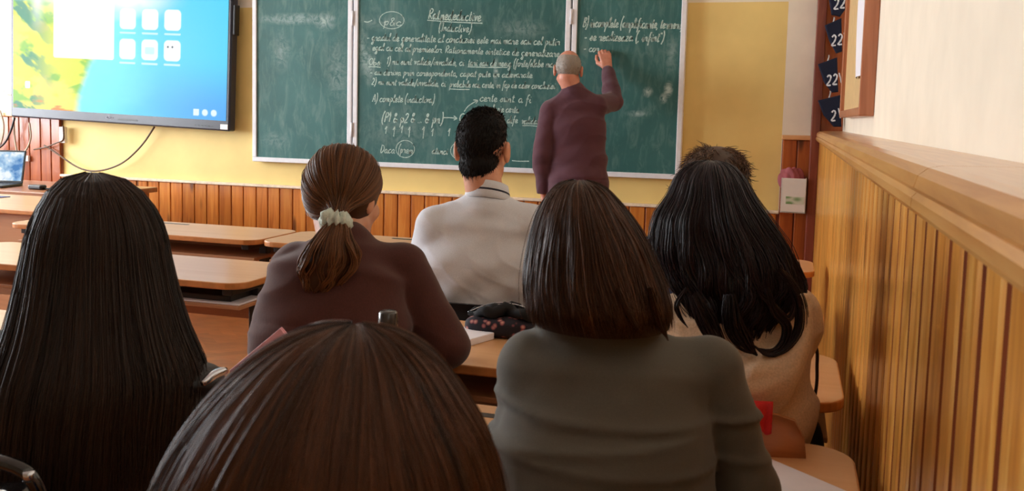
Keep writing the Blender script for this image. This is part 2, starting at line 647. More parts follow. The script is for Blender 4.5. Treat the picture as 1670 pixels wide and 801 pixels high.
GL = {
 'a': ("3.2,3.4 2,4 .7,3 .4,1.5 1.2,.1 2.6,1 3.3,3.6 3.2,1 3.8,.1 4.6,.8", 4.6), 'b': (".6,8 .5,3 .6,.4 2,.2 3,1.6 2.4,3.2 .8,2.4", 3.8),
 'c': ("3.2,3.3 2.2,4 .9,3.2 .5,1.5 1.5,.1 3,.4 3.9,1", 3.9), 'd': ("3,3.4 1.8,4 .6,2.8 .5,1 1.4,.1 2.8,1.2 3.6,8 3.2,1 3.8,.1 4.5,.6", 4.5),
 'e': (".3,1.2 2,1.8 2.9,3 2,4 .8,3 .6,1 1.6,.1 3,.4 3.8,1.1", 3.8), 'f': ("2.8,7.4 2,8 1.3,6 1.2,0 1,-3.6; .2,3.6 2.6,3.8", 3.0),
 'g': ("3,3.4 1.8,4 .6,2.8 .6,1 1.6,.2 2.8,1.4 3.2,3.6 2.8,-2 1.8,-4 .6,-3 2.2,-1 4,.6", 4.2), 'h': (".5,8 .5,0 1,2.6 2.2,3.8 3,2.8 3,.4 4,.6", 4.2),
 'i': (".3,1 1,3.8 1,.6 1.6,.1 2.3,.8; 1.2,5.6 1.4,5.9", 2.4), 'l': (".3,1 1.8,6 1.6,8 .9,7 1,1 1.6,.1 2.4,.8", 2.5),
 'm': (".4,3.8 .6,0 1,2.6 1.9,3.8 2.3,2.6 2.4,0 2.8,2.6 3.7,3.8 4.2,2.6 4.3,.4 5.2,.6", 5.4), 'n': (".4,3.8 .6,0 1,2.6 2,3.8 2.7,2.8 2.8,.4 3.7,.6", 3.9),
 'o': ("2,4 .7,3.2 .5,1.2 1.6,.1 2.9,1.2 2.9,3 2,4 3.8,3.4", 3.9), 'p': (".3,2 1,4 .8,-4 ; 1,2.6 2,4 3,3 2.8,1 1.8,.2 1,.8", 4.0),
 'r': (".3,2.8 .9,4 1.2,3.2 2.4,3.4 2.2,1 2.8,.1 3.4,.6", 3.5), 's': (".2,.8 1.8,4 2.4,2 2,.3 .6,.2 ; 2,.3 3.2,.8", 3.3),
 't': ("1.2,7 1,1 1.6,.1 2.4,.8; .1,4.8 2.4,5", 2.6), 'u': (".3,2.8 .8,4 .8,1 1.6,.1 2.8,1.4 3,4 3,.8 3.5,.1 4.2,.6", 4.3),
 'v': (".3,3 .9,4 1.6,.2 2.8,3.6 3.6,3.4", 3.7), 'z': (".4,3.8 2.6,3.8 .5,.1 3,.2", 3.3), 'x': (".4,4 2.8,0; 2.8,4 .3,0", 3.3),
 'R': (".8,8 .7,0; .3,7.2 2.4,8 3.6,6.6 2.6,4.6 1,4.2 3.8,.2", 4.4), 'I': ("2.6,8 1,7.6 2,8 1.8,.2 .4,.2 3,.2", 3.2), 'B': (".8,8 .7,0; .3,7.4 2.6,7.8 3.2,6 1,4.4 3.4,3.4 3.2,.8 .6,.1", 4.2),
 'D': (".8,8 .7,0 2.8,1 4,4 2.8,7.4 .3,7.8", 4.8), 'C': ("4,6.8 2.8,8 1,6.6 .5,3.6 1.4,.6 3,.1 4.2,1.2", 4.8), 'P': (".9,8 .7,0; .4,7.4 2.6,8 3.4,6.2 2.4,4.4 .9,4.2", 3.9),
 'A': (".3,0 2,8 3.6,0; .9,2.8 3.1,2.8", 4.2), 'O': ("2,7.6 .6,5.5 .6,2 2.2,.1 3.8,2 3.8,5.6 2,7.6", 4.6), '1': (".4,5.8 1.5,8 1.3,0", 2.4), '2': (".4,6.4 1.6,8 2.9,6.6 2.2,3.4 .4,.2 3.2,.3", 3.6),
 '&': ("3.4,.2 1,5.8 1.4,7.6 2.4,6.8 .5,2 1.2,.1 2.6,.8 3.4,3", 4.2), '(': ("1.8,9.5 .6,6 .6,1 1.8,-2.5", 2.4), ')': (".5,9.5 1.7,6 1.7,1 .5,-2.5", 2.4),
 '/': ("2.6,8.5 .2,-2", 2.8), '.': (".3,.1 .6,.3", 1.4), ',': (".7,.5 .3,-1.4", 1.6), ':': (".4,.4 .6,.6; .4,3 .6,3.2", 1.6), '-': (".2,2.4 2.8,2.6", 3.6), ';': (".6,.4 .2,-1.2; .5,3 .7,3.2", 1.6),
 '>': (".2,3 6,3; 4.6,4.4 6,3 4.6,1.6", 7), '"': (".4,8 .4,6.6; 1.3,8 1.3,6.6", 2.2), ' ': ("", 2.6), '=': (".2,3.4 3,3.5; .2,1.6 3,1.7", 3.6),
}


def ribbon(b, pts, w, y):
    """flat chalk stroke on the board plane through pts (x, z)"""
    P = np.array(pts)
    T = np.gradient(P, axis=0)
    N = np.stack([-T[:, 1], T[:, 0]], 1)
    N /= np.linalg.norm(N, axis=1, keepdims=True) + 1e-9
    ww = w * (.75 + .5 * rng.random(len(P)))
    A, B = P + N * ww[:, None] / 2, P - N * ww[:, None] / 2
    V = [(a[0], y, a[1]) for a in A] + [(c[0], y, c[1]) for c in B]
    n = len(P)
    b.add(V, [(i, i + 1, i + 1 + n, i + n) for i in range(n - 1)])


def write(text, x0, z0, x1, z1, h, w=.006, slant=.2, name='chalk_writing'):
    """handwriting from (x0,z0) to (x1,z1); h = height of a tall letter"""
    u = h / 8.0
    adv = sum(GL[c][1] for c in text)
    sx = math.hypot(x1 - x0, z1 - z0) / adv
    b = MB()
    cx = 0
    for ch in text:
        st, a = GL[ch]
        jy = random.uniform(-.25, .25)
        for s in st.split(';'):
            pts = [tuple(float(v) for v in p.split(',')) for p in s.split()]
            if len(pts) < 2:
                continue
            q = []
            for (px, py) in pts:
                X = (cx + px + random.uniform(-.12, .12)) * sx
                Z = (py + jy + random.uniform(-.15, .15)) * u
                q.append((x0 + X + slant * Z, z0 + (z1 - z0) * X / max(1e-6, abs(x1 - x0)) + Z))
            q = smooth_curve(q, 5) if len(q) > 2 else [np.array(q[0]), (np.array(q[0]) + np.array(q[1])) / 2, np.array(q[1])]
            ribbon(b, q, w, YS - .0012)
        cx += a
    return b.obj(name, M_chalk, board)


def wpx(text, px0, py0, px1, py1, hp, **k):
    p, q = onY(px0, py0, YS), onY(px1, py1, YS)
    return write(text, p[0], p[2], q[0], q[2], hp / 245.0, **k)


def stroke(pxs, w=.0065, name='chalk_mark', n=6):
    b = MB()
    pts = [onY(x, y, YS) for x, y in pxs]
    ribbon(b, smooth_curve([(p[0], p[2]) for p in pts], n), w, YS - .0012)
    return b.obj(name, M_chalk, board)


def ringmark(cx, cy, rx, ry):
    return stroke([(cx + rx * math.cos(a), cy + ry * math.sin(a)) for a in np.linspace(-.6, 5.9, 16)], .005, n=4)


wpx('p&c', 625, 41, 655, 42, 13)
ringmark(639, 33, 20, 14)
stroke([(594, 35), (600, 36), (607, 33)])
wpx('Rat.nedeductive', 698, 31, 784, 35, 17, w=.008)
stroke([(697, 33), (740, 36), (787, 38)], .007)
wpx('(Inductive)', 715, 50, 768, 53, 14)
wpx('- gradul de generalitate al concluziei este mai mare sau cel putin', 598, 66, 913, 74, 13)
wpx('egal cu cel al premiselor. Rationamente sintetice de generalizare', 607, 82, 912, 93, 12)
wpx('Obs:', 601, 106, 622, 107, 12)
stroke([(601, 109), (612, 109), (621, 110)], .006)
wpx('1) nu sunt valide/invalide, ci', 630, 105, 757, 107, 12)
wpx('tari sau de nesig (forte/slabe mai', 763, 107, 905, 110, 12)
stroke([(763, 109), (800, 110), (828, 110)], .006)
wpx('- au deriva prin corespondenta, capat pute un adevarate', 603, 122, 868, 127, 11)
wpx('2) nu sunt valide/invalide, ci', 606, 138, 727, 141, 11)
wpx('probabile sau certe, in fcp de adev concluziei', 733, 142, 905, 145, 11)
stroke([(733, 145), (750, 146), (766, 146)], .006)
wpx('A) complete (inductiva)', 607, 166, 708, 168, 13)
wpx('(P1 & p2 & ... & pn)', 622, 199, 722, 201, 16, w=.008)
stroke([(724, 192), (734, 192), (744, 193)], .007)
stroke([(740, 189), (745, 193), (740, 196)], .007)
wpx('C', 748, 198, 757, 198, 13, w=.008)
for x, y, h in ((630, 218, 12), (643, 223, 16), (656, 217, 12), (668, 224, 17), (691, 226, 19), (706, 222, 12), (733, 222, 12)):
    stroke([(x - 2, y - h + 5), (x + 1, y - h), (x, y - h / 2), (x - 1, y)], .006)
wpx('Daca', 620, 249, 644, 250, 13)
wpx('(prem.', 649, 249, 675, 251, 13)
ringmark(661, 243, 15, 14)
wpx('atunci', 704, 251, 730, 252, 12)
wpx('(con', 738, 251, 756, 252, 13)
ringmark(750, 246, 15, 14)
stroke([(757, 182), (764, 173), (778, 164)], .006)
stroke([(772, 163), (779, 164), (776, 169)], .006)
wpx('certe sunt. a fi', 782, 165, 866, 168, 13)
wpx('concluzie certa', 784, 182, 846, 184, 12)
wpx('concluzie dife', 783, 200, 844, 201, 12)
wpx('valida', 850, 202, 876, 203, 12)
stroke([(852, 205), (864, 205), (876, 206)], .006)
stroke([(835, 262), (848, 263), (863, 263)], .006)
wpx('B) incomplete (amplificante, termeni)', 950, 44, 1113, 47, 15, w=.0075)
wpx('- se realizeaza (, infint")', 952, 66, 1082, 68, 14, w=.0075)
wpx('- con', 951, 84, 977, 85, 12, w=.0075)

# ------------------------------------------------------------------ wall display
t = thing('interactive_display', 'large black flat display with a bright blue and yellow picture on the front wall', 'display', (-4.918, 5.90, 1.79), 0)
t.rotation_euler = (0, math.radians(1.75), 0)
DW, DH = 1.0, .60
M_bz = M_bezel
b = MB().box((-DW, -.03, -DH), (DW, .05, DH), .012)
b.box((-DW + .2, .05, -DH + .15), (DW - .2, .094, DH - .15), .01)
b.obj('housing', M_bz, t)
nx, nz = 400, 226
sx0, sx1, sz0, sz1 = -DW + .028, DW - .028, -DH + .075, DH - .028
X, Z = np.meshgrid(np.linspace(sx0, sx1, nx), np.linspace(sz0, sz1, nz))
U, Vv = (X - sx0) / (sx1 - sx0), (Z - sz0) / (sz1 - sz0)
# the picture on the screen: a coast seen from above, with a clock card and app tiles


def vnoise(u, v, s, seed, octs=4):
    r = np.random.default_rng(seed)
    out, amp = 0, 1
    tot = 0
    for k in range(octs):
        g = r.random((64, 64))
        a, c = (u * s * 2 ** k) % 63, (v * s * 2 ** k) % 63
        i, j = a.astype(int), c.astype(int)
        fx, fy = a - i, c - j
        fx, fy = fx * fx * (3 - 2 * fx), fy * fy * (3 - 2 * fy)
        out = out + amp * (g[j, i] * (1 - fx) * (1 - fy) + g[j, i + 1] * fx * (1 - fy) + g[j + 1, i] * (1 - fx) * fy + g[j + 1, i + 1] * fx * fy)
        tot += amp
        amp *= .5
    return out / tot


def sstep(a, c, x):
    q = np.clip((x - a) / (c - a), 0, 1)
    return q * q * (3 - 2 * q)


def mixc(A, col, m):
    return A * (1 - m[..., None]) + np.array(lin(col)[:3]) * m[..., None]


nA, nB = vnoise(U, Vv, 5, 3), vnoise(U * 1.2 + Vv, Vv - U * .6, 9, 5)
img = np.zeros(U.shape + (3,)) + np.array(lin('4fd0f6')[:3])
img = mixc(img, '7cf0ff', sstep(.85, .5, U + .2 * nA) * .9)
img = mixc(img, '4f9ff0', sstep(.45, .05, Vv) * sstep(.4, .95, U) * .8)
img = mixc(img, 'ffffff', sstep(.62, .80, Vv + .25 * (nA - .5) - .12 * sstep(.5, .9, U)) * sstep(.85, .55, U))
img = mixc(img, '4fd6f4', sstep(.9, .93, Vv) * sstep(.99, .96, Vv) * .8)
coast = U * 1.0 - .02 - .10 * sstep(.0, .65, Vv) + .10 * (nA - .5)
land = sstep(.34, .28, coast + 0 * U) * sstep(.80, .74, Vv + .05 * (nA - .5))
landc = np.zeros_like(img) + np.array(lin('dfe62a')[:3])
landc = mixc(landc, '8fc81e', sstep(.5, .62, nB))
landc = mixc(landc, 'f6e65a', sstep(.55, .7, vnoise(U + 3, Vv, 7, 9)))
landc = mixc(landc, '2f8f63', sstep(.56, .62, vnoise(U * 2 + Vv, Vv, 6, 21)) * sstep(.25, .05, U))
landc = mixc(landc, 'e88a28', sstep(.6, .7, vnoise(U, Vv * 2, 9, 31)) * sstep(.12, .02, Vv))
img = img * (1 - land[..., None]) + landc * land[..., None]
img = mixc(img, '2d66d8', sstep(.09, .03, U) * sstep(.76, .79, Vv) * sstep(.88, .84, Vv))
img = mixc(img, 'ffffff', sstep(.045, .0, np.abs(U - .12)) * sstep(.5, .85, Vv) * .8)  # upright band of glare painted into the screen colours
img = mixc(img, 'ffffff', np.exp(-(((U - .32) / .16) ** 2 + ((Vv - .78) / .10) ** 2)) * .8)


def card(u0, v0, u1, v1, r, a=1.0):
    asp = (sx1 - sx0) / (sz1 - sz0)
    du = np.maximum(np.maximum(u0 + r - U, U - (u1 - r)), 0) * asp
    dv = np.maximum(np.maximum(v0 + r * asp - Vv, Vv - (v1 - r * asp)), 0)
    return sstep(r * asp * 1.12, r * asp * .8, np.hypot(du, dv)) * a


img = mixc(img, 'ffffff', card(.20, .37, .49, .80, .01))
for k in range(3):
    for j in range(2):
        u0, v0 = .515 + k * .102, .585 - j * .205
        img = mixc(img, 'ffffff', card(u0, v0, u0 + .075, v0 + .14, .018))
        img = mixc(img, 'e4f6ff', card(u0, v0 - .03, u0 + .075, v0 - .018, .004, .7))
img = mixc(img, 'b7ecf6', card(.632, .42, .677, .47, .006, .9))
for du in (.737, .757):
    img = mixc(img, '39505a', sstep(.006, .003, np.hypot(U - du, (Vv - .475) * .56)))
for k in range(3):
    u0 = .855 + k * .039
    img = mixc(img, 'dff6ff', card(u0, .025, u0 + .026, .07, .004 if k == 0 else .012))
img = mixc(img, 'ffffff', card(.06, .145, .085, .195, .005))
V = np.stack([X, np.full_like(X, -.0325), Z], -1).reshape(-1, 3)
ii = np.arange((nz - 1) * (nx - 1))
r_, c_ = ii // (nx - 1), ii % (nx - 1)
a_ = r_ * nx + c_
fc = np.stack([a_, a_ + 1, a_ + nx + 1, a_ + nx], 1)
te = NT('display_picture')
at_ = te.n('ShaderNodeAttribute', attribute_name='picture')
te.t.links.new(at_.outputs['Color'], te.b.inputs['Emission Color'])
te.set(Base_Color=lin('050505'), Emission_Strength=1.05, Roughness=.3, Specular_IOR_Level=.15)
sc_o = mesh_np('screen', V, fc, te.m, t)
ca = sc_o.data.color_attributes.new('picture', 'FLOAT_COLOR', 'POINT')
ca.data.foreach_set('color', np.concatenate([img.reshape(-1, 3), np.ones((nx * nz, 1))], 1).astype(np.float32).ravel())
MB().box((DW - .075, -.0345, -DH + .012), (DW - .012, -.029, -DH + .05), .002).obj('sticker', M_white_plastic, t)
b = MB()
M_grey_mark = plain('grey_mark', '8b8b98', .5)
bx = 0
for ch in 'alhua':
    for s in GL.get(ch)[0].split(';'):
        pts = [tuple(float(v) for v in p.split(',')) for p in s.split()]
        q = smooth_curve([(-.09 + (bx + x) * .0032, -DH + .035 + y * .0032) for x, y in pts], 4)
        ribbon(b, q, .0045, -.0312)
    bx += 4.4
b.obj('maker_mark', M_grey_mark, t)
b = MB()
b.box((.02, -.0325, -DH + .03), (.2, -.03, -DH + .042), .001)
b.obj('control_strip', M_black, t)
for k in range(6):
    MB().box((.70 + k * .03, -.0325, -DH + .028), (.712 + k * .03, -.03, -DH + .034), .001).obj('button', M_black, t)
MB().box((DW - .002, -.02, .1), (DW + .02, .04, .32), .006).obj('side_module', M_black, t)

p0 = onY(16, 149, 5.9)
g = MB().box((p0[0] - .14, 5.90, p0[2] - .028), (p0[0] + .09, 5.999, p0[2] + .03), .008)
o = g.obj('junction_box', M_white_plastic)
tag(o, 'small white plastic box on the wall at the lower left edge of the display', 'socket box')
MB().box((p0[0] - .11, 5.895, p0[2] - .012), (p0[0] - .06, 5.902, p0[2] + .012), .002).obj('switch', M_white_plastic, o)


def cable(pxs, Y, r, mat, label, n=8):
    pts = [onY(x, y, Y) for x, y in pxs]
    o = MB().tube(smooth_curve(pts, n), r, 8).obj('cable', mat)
    return tag(o, label, 'cable')


cable([(252, 207), (232, 236), (205, 262), (178, 275), (150, 279), (125, 272), (95, 252), (72, 237)], 5.94, .007, M_cable, 'brown cable hanging in a deep loop below the display')
cable([(55, 244), (75, 240), (92, 233), (103, 227), (103, 205)], 5.935, .006, M_cable, 'short brown cable rising to a plug under the left end of the display')
cable([(22, 190), (24, 225), (28, 250), (30, 262), (33, 290), (40, 302)], 5.92, .007, M_cable_grey, 'pale cable dropping from the display to the wooden table')
cable([(48, 200), (50, 225), (42, 245), (25, 256), (18, 262), (20, 290), (28, 302)], 5.91, .007, M_cable_grey, 'pale cable bending over the white power strip')
cable([(0, 180), (6, 205), (2, 232), (-12, 260)], 5.93, .007, M_cable_grey, 'thick pale cable looping at the far left corner of the panelling')
cable([(24, 192), (17, 215), (6, 235), (-15, 250)], 5.9, .008, M_black, 'black cable running from the display to the far left corner')
o = MB().box(onY(17, 262, 5.94) + np.array([0, 0, 0]), onY(46, 254, 5.94) + np.array([0, .02, 0]), .004).obj('power_strip', M_white_plastic)
tag(o, 'thin white power strip on the red panelling above the laptop', 'power strip')
MB().box(onY(20, 257, 5.936), onY(24, 255, 5.936) + np.array([0, .006, .004]), .0005).obj('switch', M_black, o)
o = MB().box(onY(100, 229, 5.95) + np.array([-.012, -.01, -.02]), onY(105, 207, 5.95) + np.array([.01, .02, 0]), .004).obj('plug', M_white_plastic)
tag(o, 'white plug hanging just below the lower left of the display', 'plug')

# ------------------------------------------------------------------ things on the right wall and in the corner
M_tan = plain('tan_board', 'd2b07c', .6, var=.04, vs=20)
M_rframe = wood('red_pine_frame', '9a5a3c', 'b57250', 'c08260', 'Z', 1, .35, .3, knots=False, plank=False)
t = thing('notice_board', 'tan notice board in a red wooden frame with a white sheet on the right wall', 'notice board', (.3, 4.45, 1.36))
ny0, ny1 = -.70, .78
MB().box((-.035, ny0 + .03, .03), (0, ny1 - .03, .97), .002).obj('panel', M_tan, t)
b = MB()
b.box((-.055, ny0, 0), (0, ny0 + .035, 1.0), .005)
b.box((-.055, ny1 - .035, 0), (0, ny1, 1.0), .005)
b.box((-.055, ny0 + .035, 0), (0, ny1 - .035, .035), .005)
b.box((-.055, ny0 + .035, .965), (0, ny1 - .035, 1.0), .005)
b.obj('frame', M_rframe, t)
V, Fc = [], []
for i in range(15):
    z = .16 + i * .055
    bow = .012 * math.sin(i / 14 * PI * 1.5)
    for j in range(7):
        s = j / 6
        V.append((-.038 - .018 * math.sin(PI * s) - bow * .3, ny0 + .10 + s * .36 + .06 * math.sin(i / 14 * 3), z))
for i in range(14):
    for j in range(6):
        a = i * 7 + j
        Fc.append((a, a + 1, a + 8, a + 7))
mesh_np('paper_sheet', V, Fc, M_paper, t)
for zz in (.88, .62):
    MB().lathe([(0, -.004), (.012, -.004), (.012, .004), (0, .004)], (-.041, ny1 - .3, zz), 10).obj('pin', plain('red_pin', 'c9402c', .4), t)

M_navy = cloth('navy_fabric', '1b2036', .8, 500, .1)
M_whitemark = plain('white_print', 'd5d8e0', .7)
labs = ['uppermost of the four navy fabric pockets in the right front corner', 'navy fabric pocket second from the top in the right front corner',
        'navy fabric pocket marked 22 in the right front corner', 'lowest navy fabric pocket in the right front corner, marked with a 2']
PK = [([(1348, -25), (1376, -28), (1378, 16), (1370, 27), (1356, 24)], '22'), ([(1345, 42), (1372, 30), (1373, 84), (1364, 87), (1353, 68)], '22'),
      ([(1334, 105), (1365, 94), (1367, 150), (1357, 151), (1344, 135)], '22'), ([(1334, 164), (1370, 155), (1372, 207), (1360, 207), (1343, 188)], '2')]
for k, (pl, tx) in enumerate(PK):
    Y0 = 5.72
    P3 = [onY(x, y, Y0) for x, y in pl]
    c0 = np.mean(P3, 0)
    t = thing('fabric_pocket', labs[k], 'pocket', (c0[0], Y0, c0[2]), 0, 'navy pockets hanging in the corner')
    ol = [(p[0] - c0[0], p[2] - c0[2]) for p in P3][::-1]
    rx = Matrix.Rotation(PI / 2, 4, 'X')
    MB().prism(ol, -.03, .03, .008, mat=rx).obj('pouch', M_navy, t)
    b = MB()
    s = .0075
    n = len(tx)
    for i, ch in enumerate(tx):
        pts = [tuple(float(v) for v in p.split(',')) for p in GL['2'][0].split()]
        q = smooth_curve([((x - 2) * s * 1.05 + (i - (n - 1) / 2) * .034 + .014, (y - 4.5) * s - .012 + .006 * i) for x, y in pts], 4)
        ribbon(b, q, .009, -.0312)
    ribbon(b, [(.036 + (n - 1) * .012, .028), (.044 + (n - 1) * .012, 0), (.05 + (n - 1) * .012, -.03)], .006, -.0312)
    b.obj('printed_number', M_whitemark, t)
    top = (np.array(ol[-1]) + np.array(ol[-2])) / 2
    MB().tube([(top[0], 0, top[1] - .01), (top[0] + .01, .08, top[1] + .03), (top[0] + .012, .176, top[1] + .045)], .004, 6).obj('hanging_loop', M_alu, t)

pb0, pb1 = onY(1272, 345, 5.86), onY(1322, 292, 5.86)
bx0, bx1, bz1 = pb0[0], .11, pb1[2]
bz0 = .777
t = thing('white_box', 'white open box with a green printed band in the right front corner', 'box', ((bx0 + bx1) / 2, 5.922, bz0))
hw, hh = (bx1 - bx0) / 2, bz1 - bz0
b = MB()
b.box((-hw, -.075, 0), (hw, .045, .008), .002)
for lo, hi in (((-hw, -.075, 0), (hw, -.068, hh)), ((-hw, .038, 0), (hw, .045, hh)), ((-hw, -.075, 0), (-hw + .007, .045, hh)), ((hw - .007, -.075, 0), (hw, .045, hh))):
    b.box(lo, hi, .003)
b.obj('container', M_white_plastic, t)
tg = NT('green_leaf_print')
v = tg.n('ShaderNodeTexVoronoi')
v.inputs['Scale'].default_value = 9
tg.l(tg.coord((1.6, 1, 3)), 0, v, 'Vector')
tg.base(tg.ramp(v, 'Distance', [(.25, '6f9a5c'), (.5, 'c9d2ba'), (.7, 'd8dccb')]).outputs[0])
MB().box((-hw + .03, -.0765, .055), (hw - .01, -.0745, .10), .0005).obj('printed_band', tg.m, t)
# pink cloth heaped in the box
bm = bmesh.new()
bmesh.ops.create_icosphere(bm, subdivisions=4, radius=1)
for v_ in bm.verts:
    d = v_.co.normalized()
    k = 1 + .16 * math.sin(5 * d.x + 3 * d.z) * math.cos(4 * d.y + 2) + .08 * math.sin(11 * d.x + 7 * d.y)
    v_.co = Vector((d.x * .078 * k, d.y * .045 * k, d.z * .07 * k))
g = MB()
g.from_bm(bm, smooth=True)
bm.free()
o = g.obj('cloth', cloth('pink_cloth', 'b0636a', .9, 300))
o.location = ((bx0 + bx1) / 2 - .015, 5.907, bz0 + hh - .01)
tag(o, 'crumpled dusky pink cloth heaped in the white box', 'cloth')

# ------------------------------------------------------------------ furniture
def onZ(px, py, Z):
    d = ray(px, py)
    return CAM + d * (Z - CAM[2]) / d[2]


def make_desk(x0, x1, y0, y1, label, z=.75, group='school desks in rows'):
    cx, cy = (x0 + x1) / 2, (y0 + y1) / 2
    w, d = (x1 - x0) / 2, (y1 - y0) / 2
    t = thing('school_desk', label, 'desk', (cx, cy, 0), 0, group)
    b = MB().prism(rrect(-w, -d, w, d, .075, 7), z - .024, z, .004)
    mi = []
    b.M = []
    for f in b.Fc:
        zs_ = [b.V[i][2] for i in f]
        b.M.append(0 if min(zs_) > z - .0035 or max(zs_) < z - .021 else 1)
    b.obj('tabletop', [M_desk, M_deskedge], t)
    g = MB().prism(rrect(-.10, d - .075, .10, d - .052, .0112, 5), z - .003, z + .0008)
    g.obj('pen_groove', M_black, t)
    for s in (-1, 1):
        l = MB()
        xx = s * (w - .075)
        l.box((xx - .02, -.02, .03), (xx + .02, .02, z - .05), .004)
        l.box((xx - .02, -d + .04, z - .052), (xx + .02, d - .05, z - .024), .004)
        l.box((xx - .022, -d + .02, .0), (xx + .022, d, .032), .006)
        l.obj('leg', M_steel_dark, t)
    MB().box((-w + .06, d - .11, z - .20), (w - .06, d - .092, z - .03), .003).obj('front_panel', M_panel, t)
    sh = MB()
    sh.box((-w + .03, -d + .045, z - .100), (w - .03, d - .11, z - .086), .003)
    sh.obj('book_shelf', M_panel, t)
    return t


make_desk(-1.17, .135, 1.30, 1.715, 'desk with a bare corner at the lower right, under a white sheet of paper')
make_desk(-1.20, .138, 1.975, 2.41, 'desk in front of the dark-haired girl in beige, bearing a flowery pencil case')
make_desk(-1.20, .055, 2.80, 3.18, 'desk in front of the boy in the pale grey polo shirt')
make_desk(-1.10, .118, 3.71, 4.06, 'small slice of an empty desk against the right panelling, beside the dark-haired girl')
make_desk(-3.15, -1.72, 2.62, 3.06, 'empty desk with a dark folder on its shelf, left of the girl with the ponytail')
make_desk(-3.62, -2.24, 3.53, 3.94, 'empty desk close to the front panelling, behind the one with a folder on its shelf')
make_desk(-2.225, -1.05, 3.53, 3.94, 'empty desk close to the front panelling, behind the head of the girl with the ponytail')
make_desk(-3.1, -1.78, 1.66, 2.03, 'desk at the left photo edge whose corner shows beside the long straight hair')

# teacher's table and the wooden table behind it
t = thing('teacher_table', 'pale topped table with a brown front panel at the left photo edge', 'table', (-4.65, 4.33, 0))
b = MB().prism(rrect(-.86, -.34, .86, .33, .03, 5), .726, .75, .004)
b.M = [0 if min(b.V[i][2] for i in f) > .7465 or max(b.V[i][2] for i in f) < .729 else 1 for f in b.Fc]
b.obj('tabletop', [M_desk, M_deskedge], t)
MB().box((-.80, -.29, .10), (.80, -.272, .726), .003).obj('front_panel', M_panel, t)
for s in (-1, 1):
    MB().box((s * .79 - .012, -.27, 0), (s * .79 + .012, .28, .726), .003).obj('side_panel', M_panel, t)
M_brown_top = wood('brown_table_wood', '8a5230', '9c6038', 'aa6d44', 'X', .6, .35, .2, knots=False, plank=False)
t = thing('wooden_table', 'red brown wooden table with a laptop behind the pale topped table', 'table', (-5.35, 5.2, 0))
MB().box((-1.0, -.36, .715), (1.0, .40, .75), .005).obj('tabletop', M_brown_top, t)
for sx_ in (-1, 1):
    for sy_ in (-1, 1):
        MB().box((sx_ * .92 - .03, sy_ * .32 - .03 + .02, 0), (sx_ * .92 + .03, sy_ * .32 + .03 + .02, .715), .004).obj('leg', M_brown_top, t)
MB().box((-.88, -.33, .62), (.88, -.31, .715), .003).obj('apron', M_brown_top, t)

# laptop on it
lp = onZ(14, 308, .752)
t = thing('laptop', 'open black laptop with a lit blue and white screen at the left photo edge', 'laptop', (lp[0] - .27, lp[1] + .10, .75), math.radians(14))
MB().box((-.17, -.12, .0), (.17, .12, .018), .005).obj('keyboard_base', M_black, t)
kb = MB()
for r in range(5):
    for c in range(12):
        kb.box((-.15 + c * .025, -.01 + r * .022, .018), (-.129 + c * .025, .008 + r * .022, .0195))
kb.obj('keys', M_bezel, t)
lm = Matrix.Translation((0, .118, .016)) @ Matrix.Rotation(math.radians(-14), 4, 'X')
MB().box((-.17, -.006, 0), (.17, .004, .235), .004, mat=lm).obj('lid', M_black, t)
ls = NT('laptop_picture')
nz_ = ls.noise(ls.coord((5, 5, 5)), 2.5, 3)
rr = ls.ramp(nz_, 'Fac', [(.35, '3f7fc0'), (.5, 'a8cdea'), (.62, 'eef6fc')])
ls.t.links.new(rr.outputs[0], ls.b.inputs['Emission Color'])
ls.set(Emission_Strength=1.0, Base_Color=lin('050505'), Roughness=.2)
MB().box((-.158, -.0075, .016), (.158, -.0055, .222), 0, mat=lm).obj('screen', ls.m, t)
cp = onZ(38, 310, .752)
o = MB().box((-.055, -.03, 0), (.055, .03, .032), .01).obj('power_adapter', M_black)
o.location = (cp[0] + .02, cp[1] + .1, .75)
tag(o, 'black power adapter on the table just right of the laptop', 'power adapter')
o = MB().tube(smooth_curve([(cp[0] + .07, cp[1] + .1, .758), (cp[0] + .2, cp[1] + .12, .757), (cp[0] + .32, cp[1] + .16, .757), (cp[0] + .4, cp[1] + .3, .757)], 6), .006, 8).obj('cable', M_black)
tag(o, 'black lead trailing right across the wooden table from the adapter', 'cable')
bp = onZ(0, 322, .7505)
o = MB().box((-.06, -.08, 0), (.05, .05, .004), .001).obj('booklet', plain('blue_cover', '4a5688', .6))
o.location = (bp[0] - .02, bp[1], .75)
tag(o, 'dark blue booklet on the pale table at the left photo edge', 'booklet')

# books on the shelf of the left desk
for nm, lo, hi, m, lab in (('paper_stack', (-2.36, 2.668, .664), (-1.755, 2.90, .671), M_paper, 'white papers at the bottom of the pile on the desk shelf'),
                           ('folder', (-2.30, 2.69, .671), (-1.80, 2.90, .690), M_black, 'black folder lying on white papers on the desk shelf')):
    o = MB().box((lo[0] - hi[0]) and (-(hi[0] - lo[0]) / 2, -(hi[1] - lo[1]) / 2, 0), ((hi[0] - lo[0]) / 2, (hi[1] - lo[1]) / 2, hi[2] - lo[2]), .003).obj(nm, m)
    o.location = ((lo[0] + hi[0]) / 2, (lo[1] + hi[1]) / 2, lo[2])
    tag(o, lab, 'papers' if nm == 'paper_stack' else 'folder')
o = MB().lathe([(0, 0), (.016, .002), (.021, .014), (.019, .026), (.010, .036), (0, .038)], (0, 0, 0), 14).obj('paper_ball', plain('dull_beige', '8d8069', .8))
o.location = (-2.06, 2.76, .690)
tag(o, 'small beige crumpled ball on top of the black folder', 'paper ball')

M_chair_wood = wood('bent_plywood', '9a5a30', 'b06d3c', 'bd7d4a', 'X', .6, .35, .3, knots=False, plank=False)
M_chair_steel = plain('brown_tube', '3a2c26', .4)


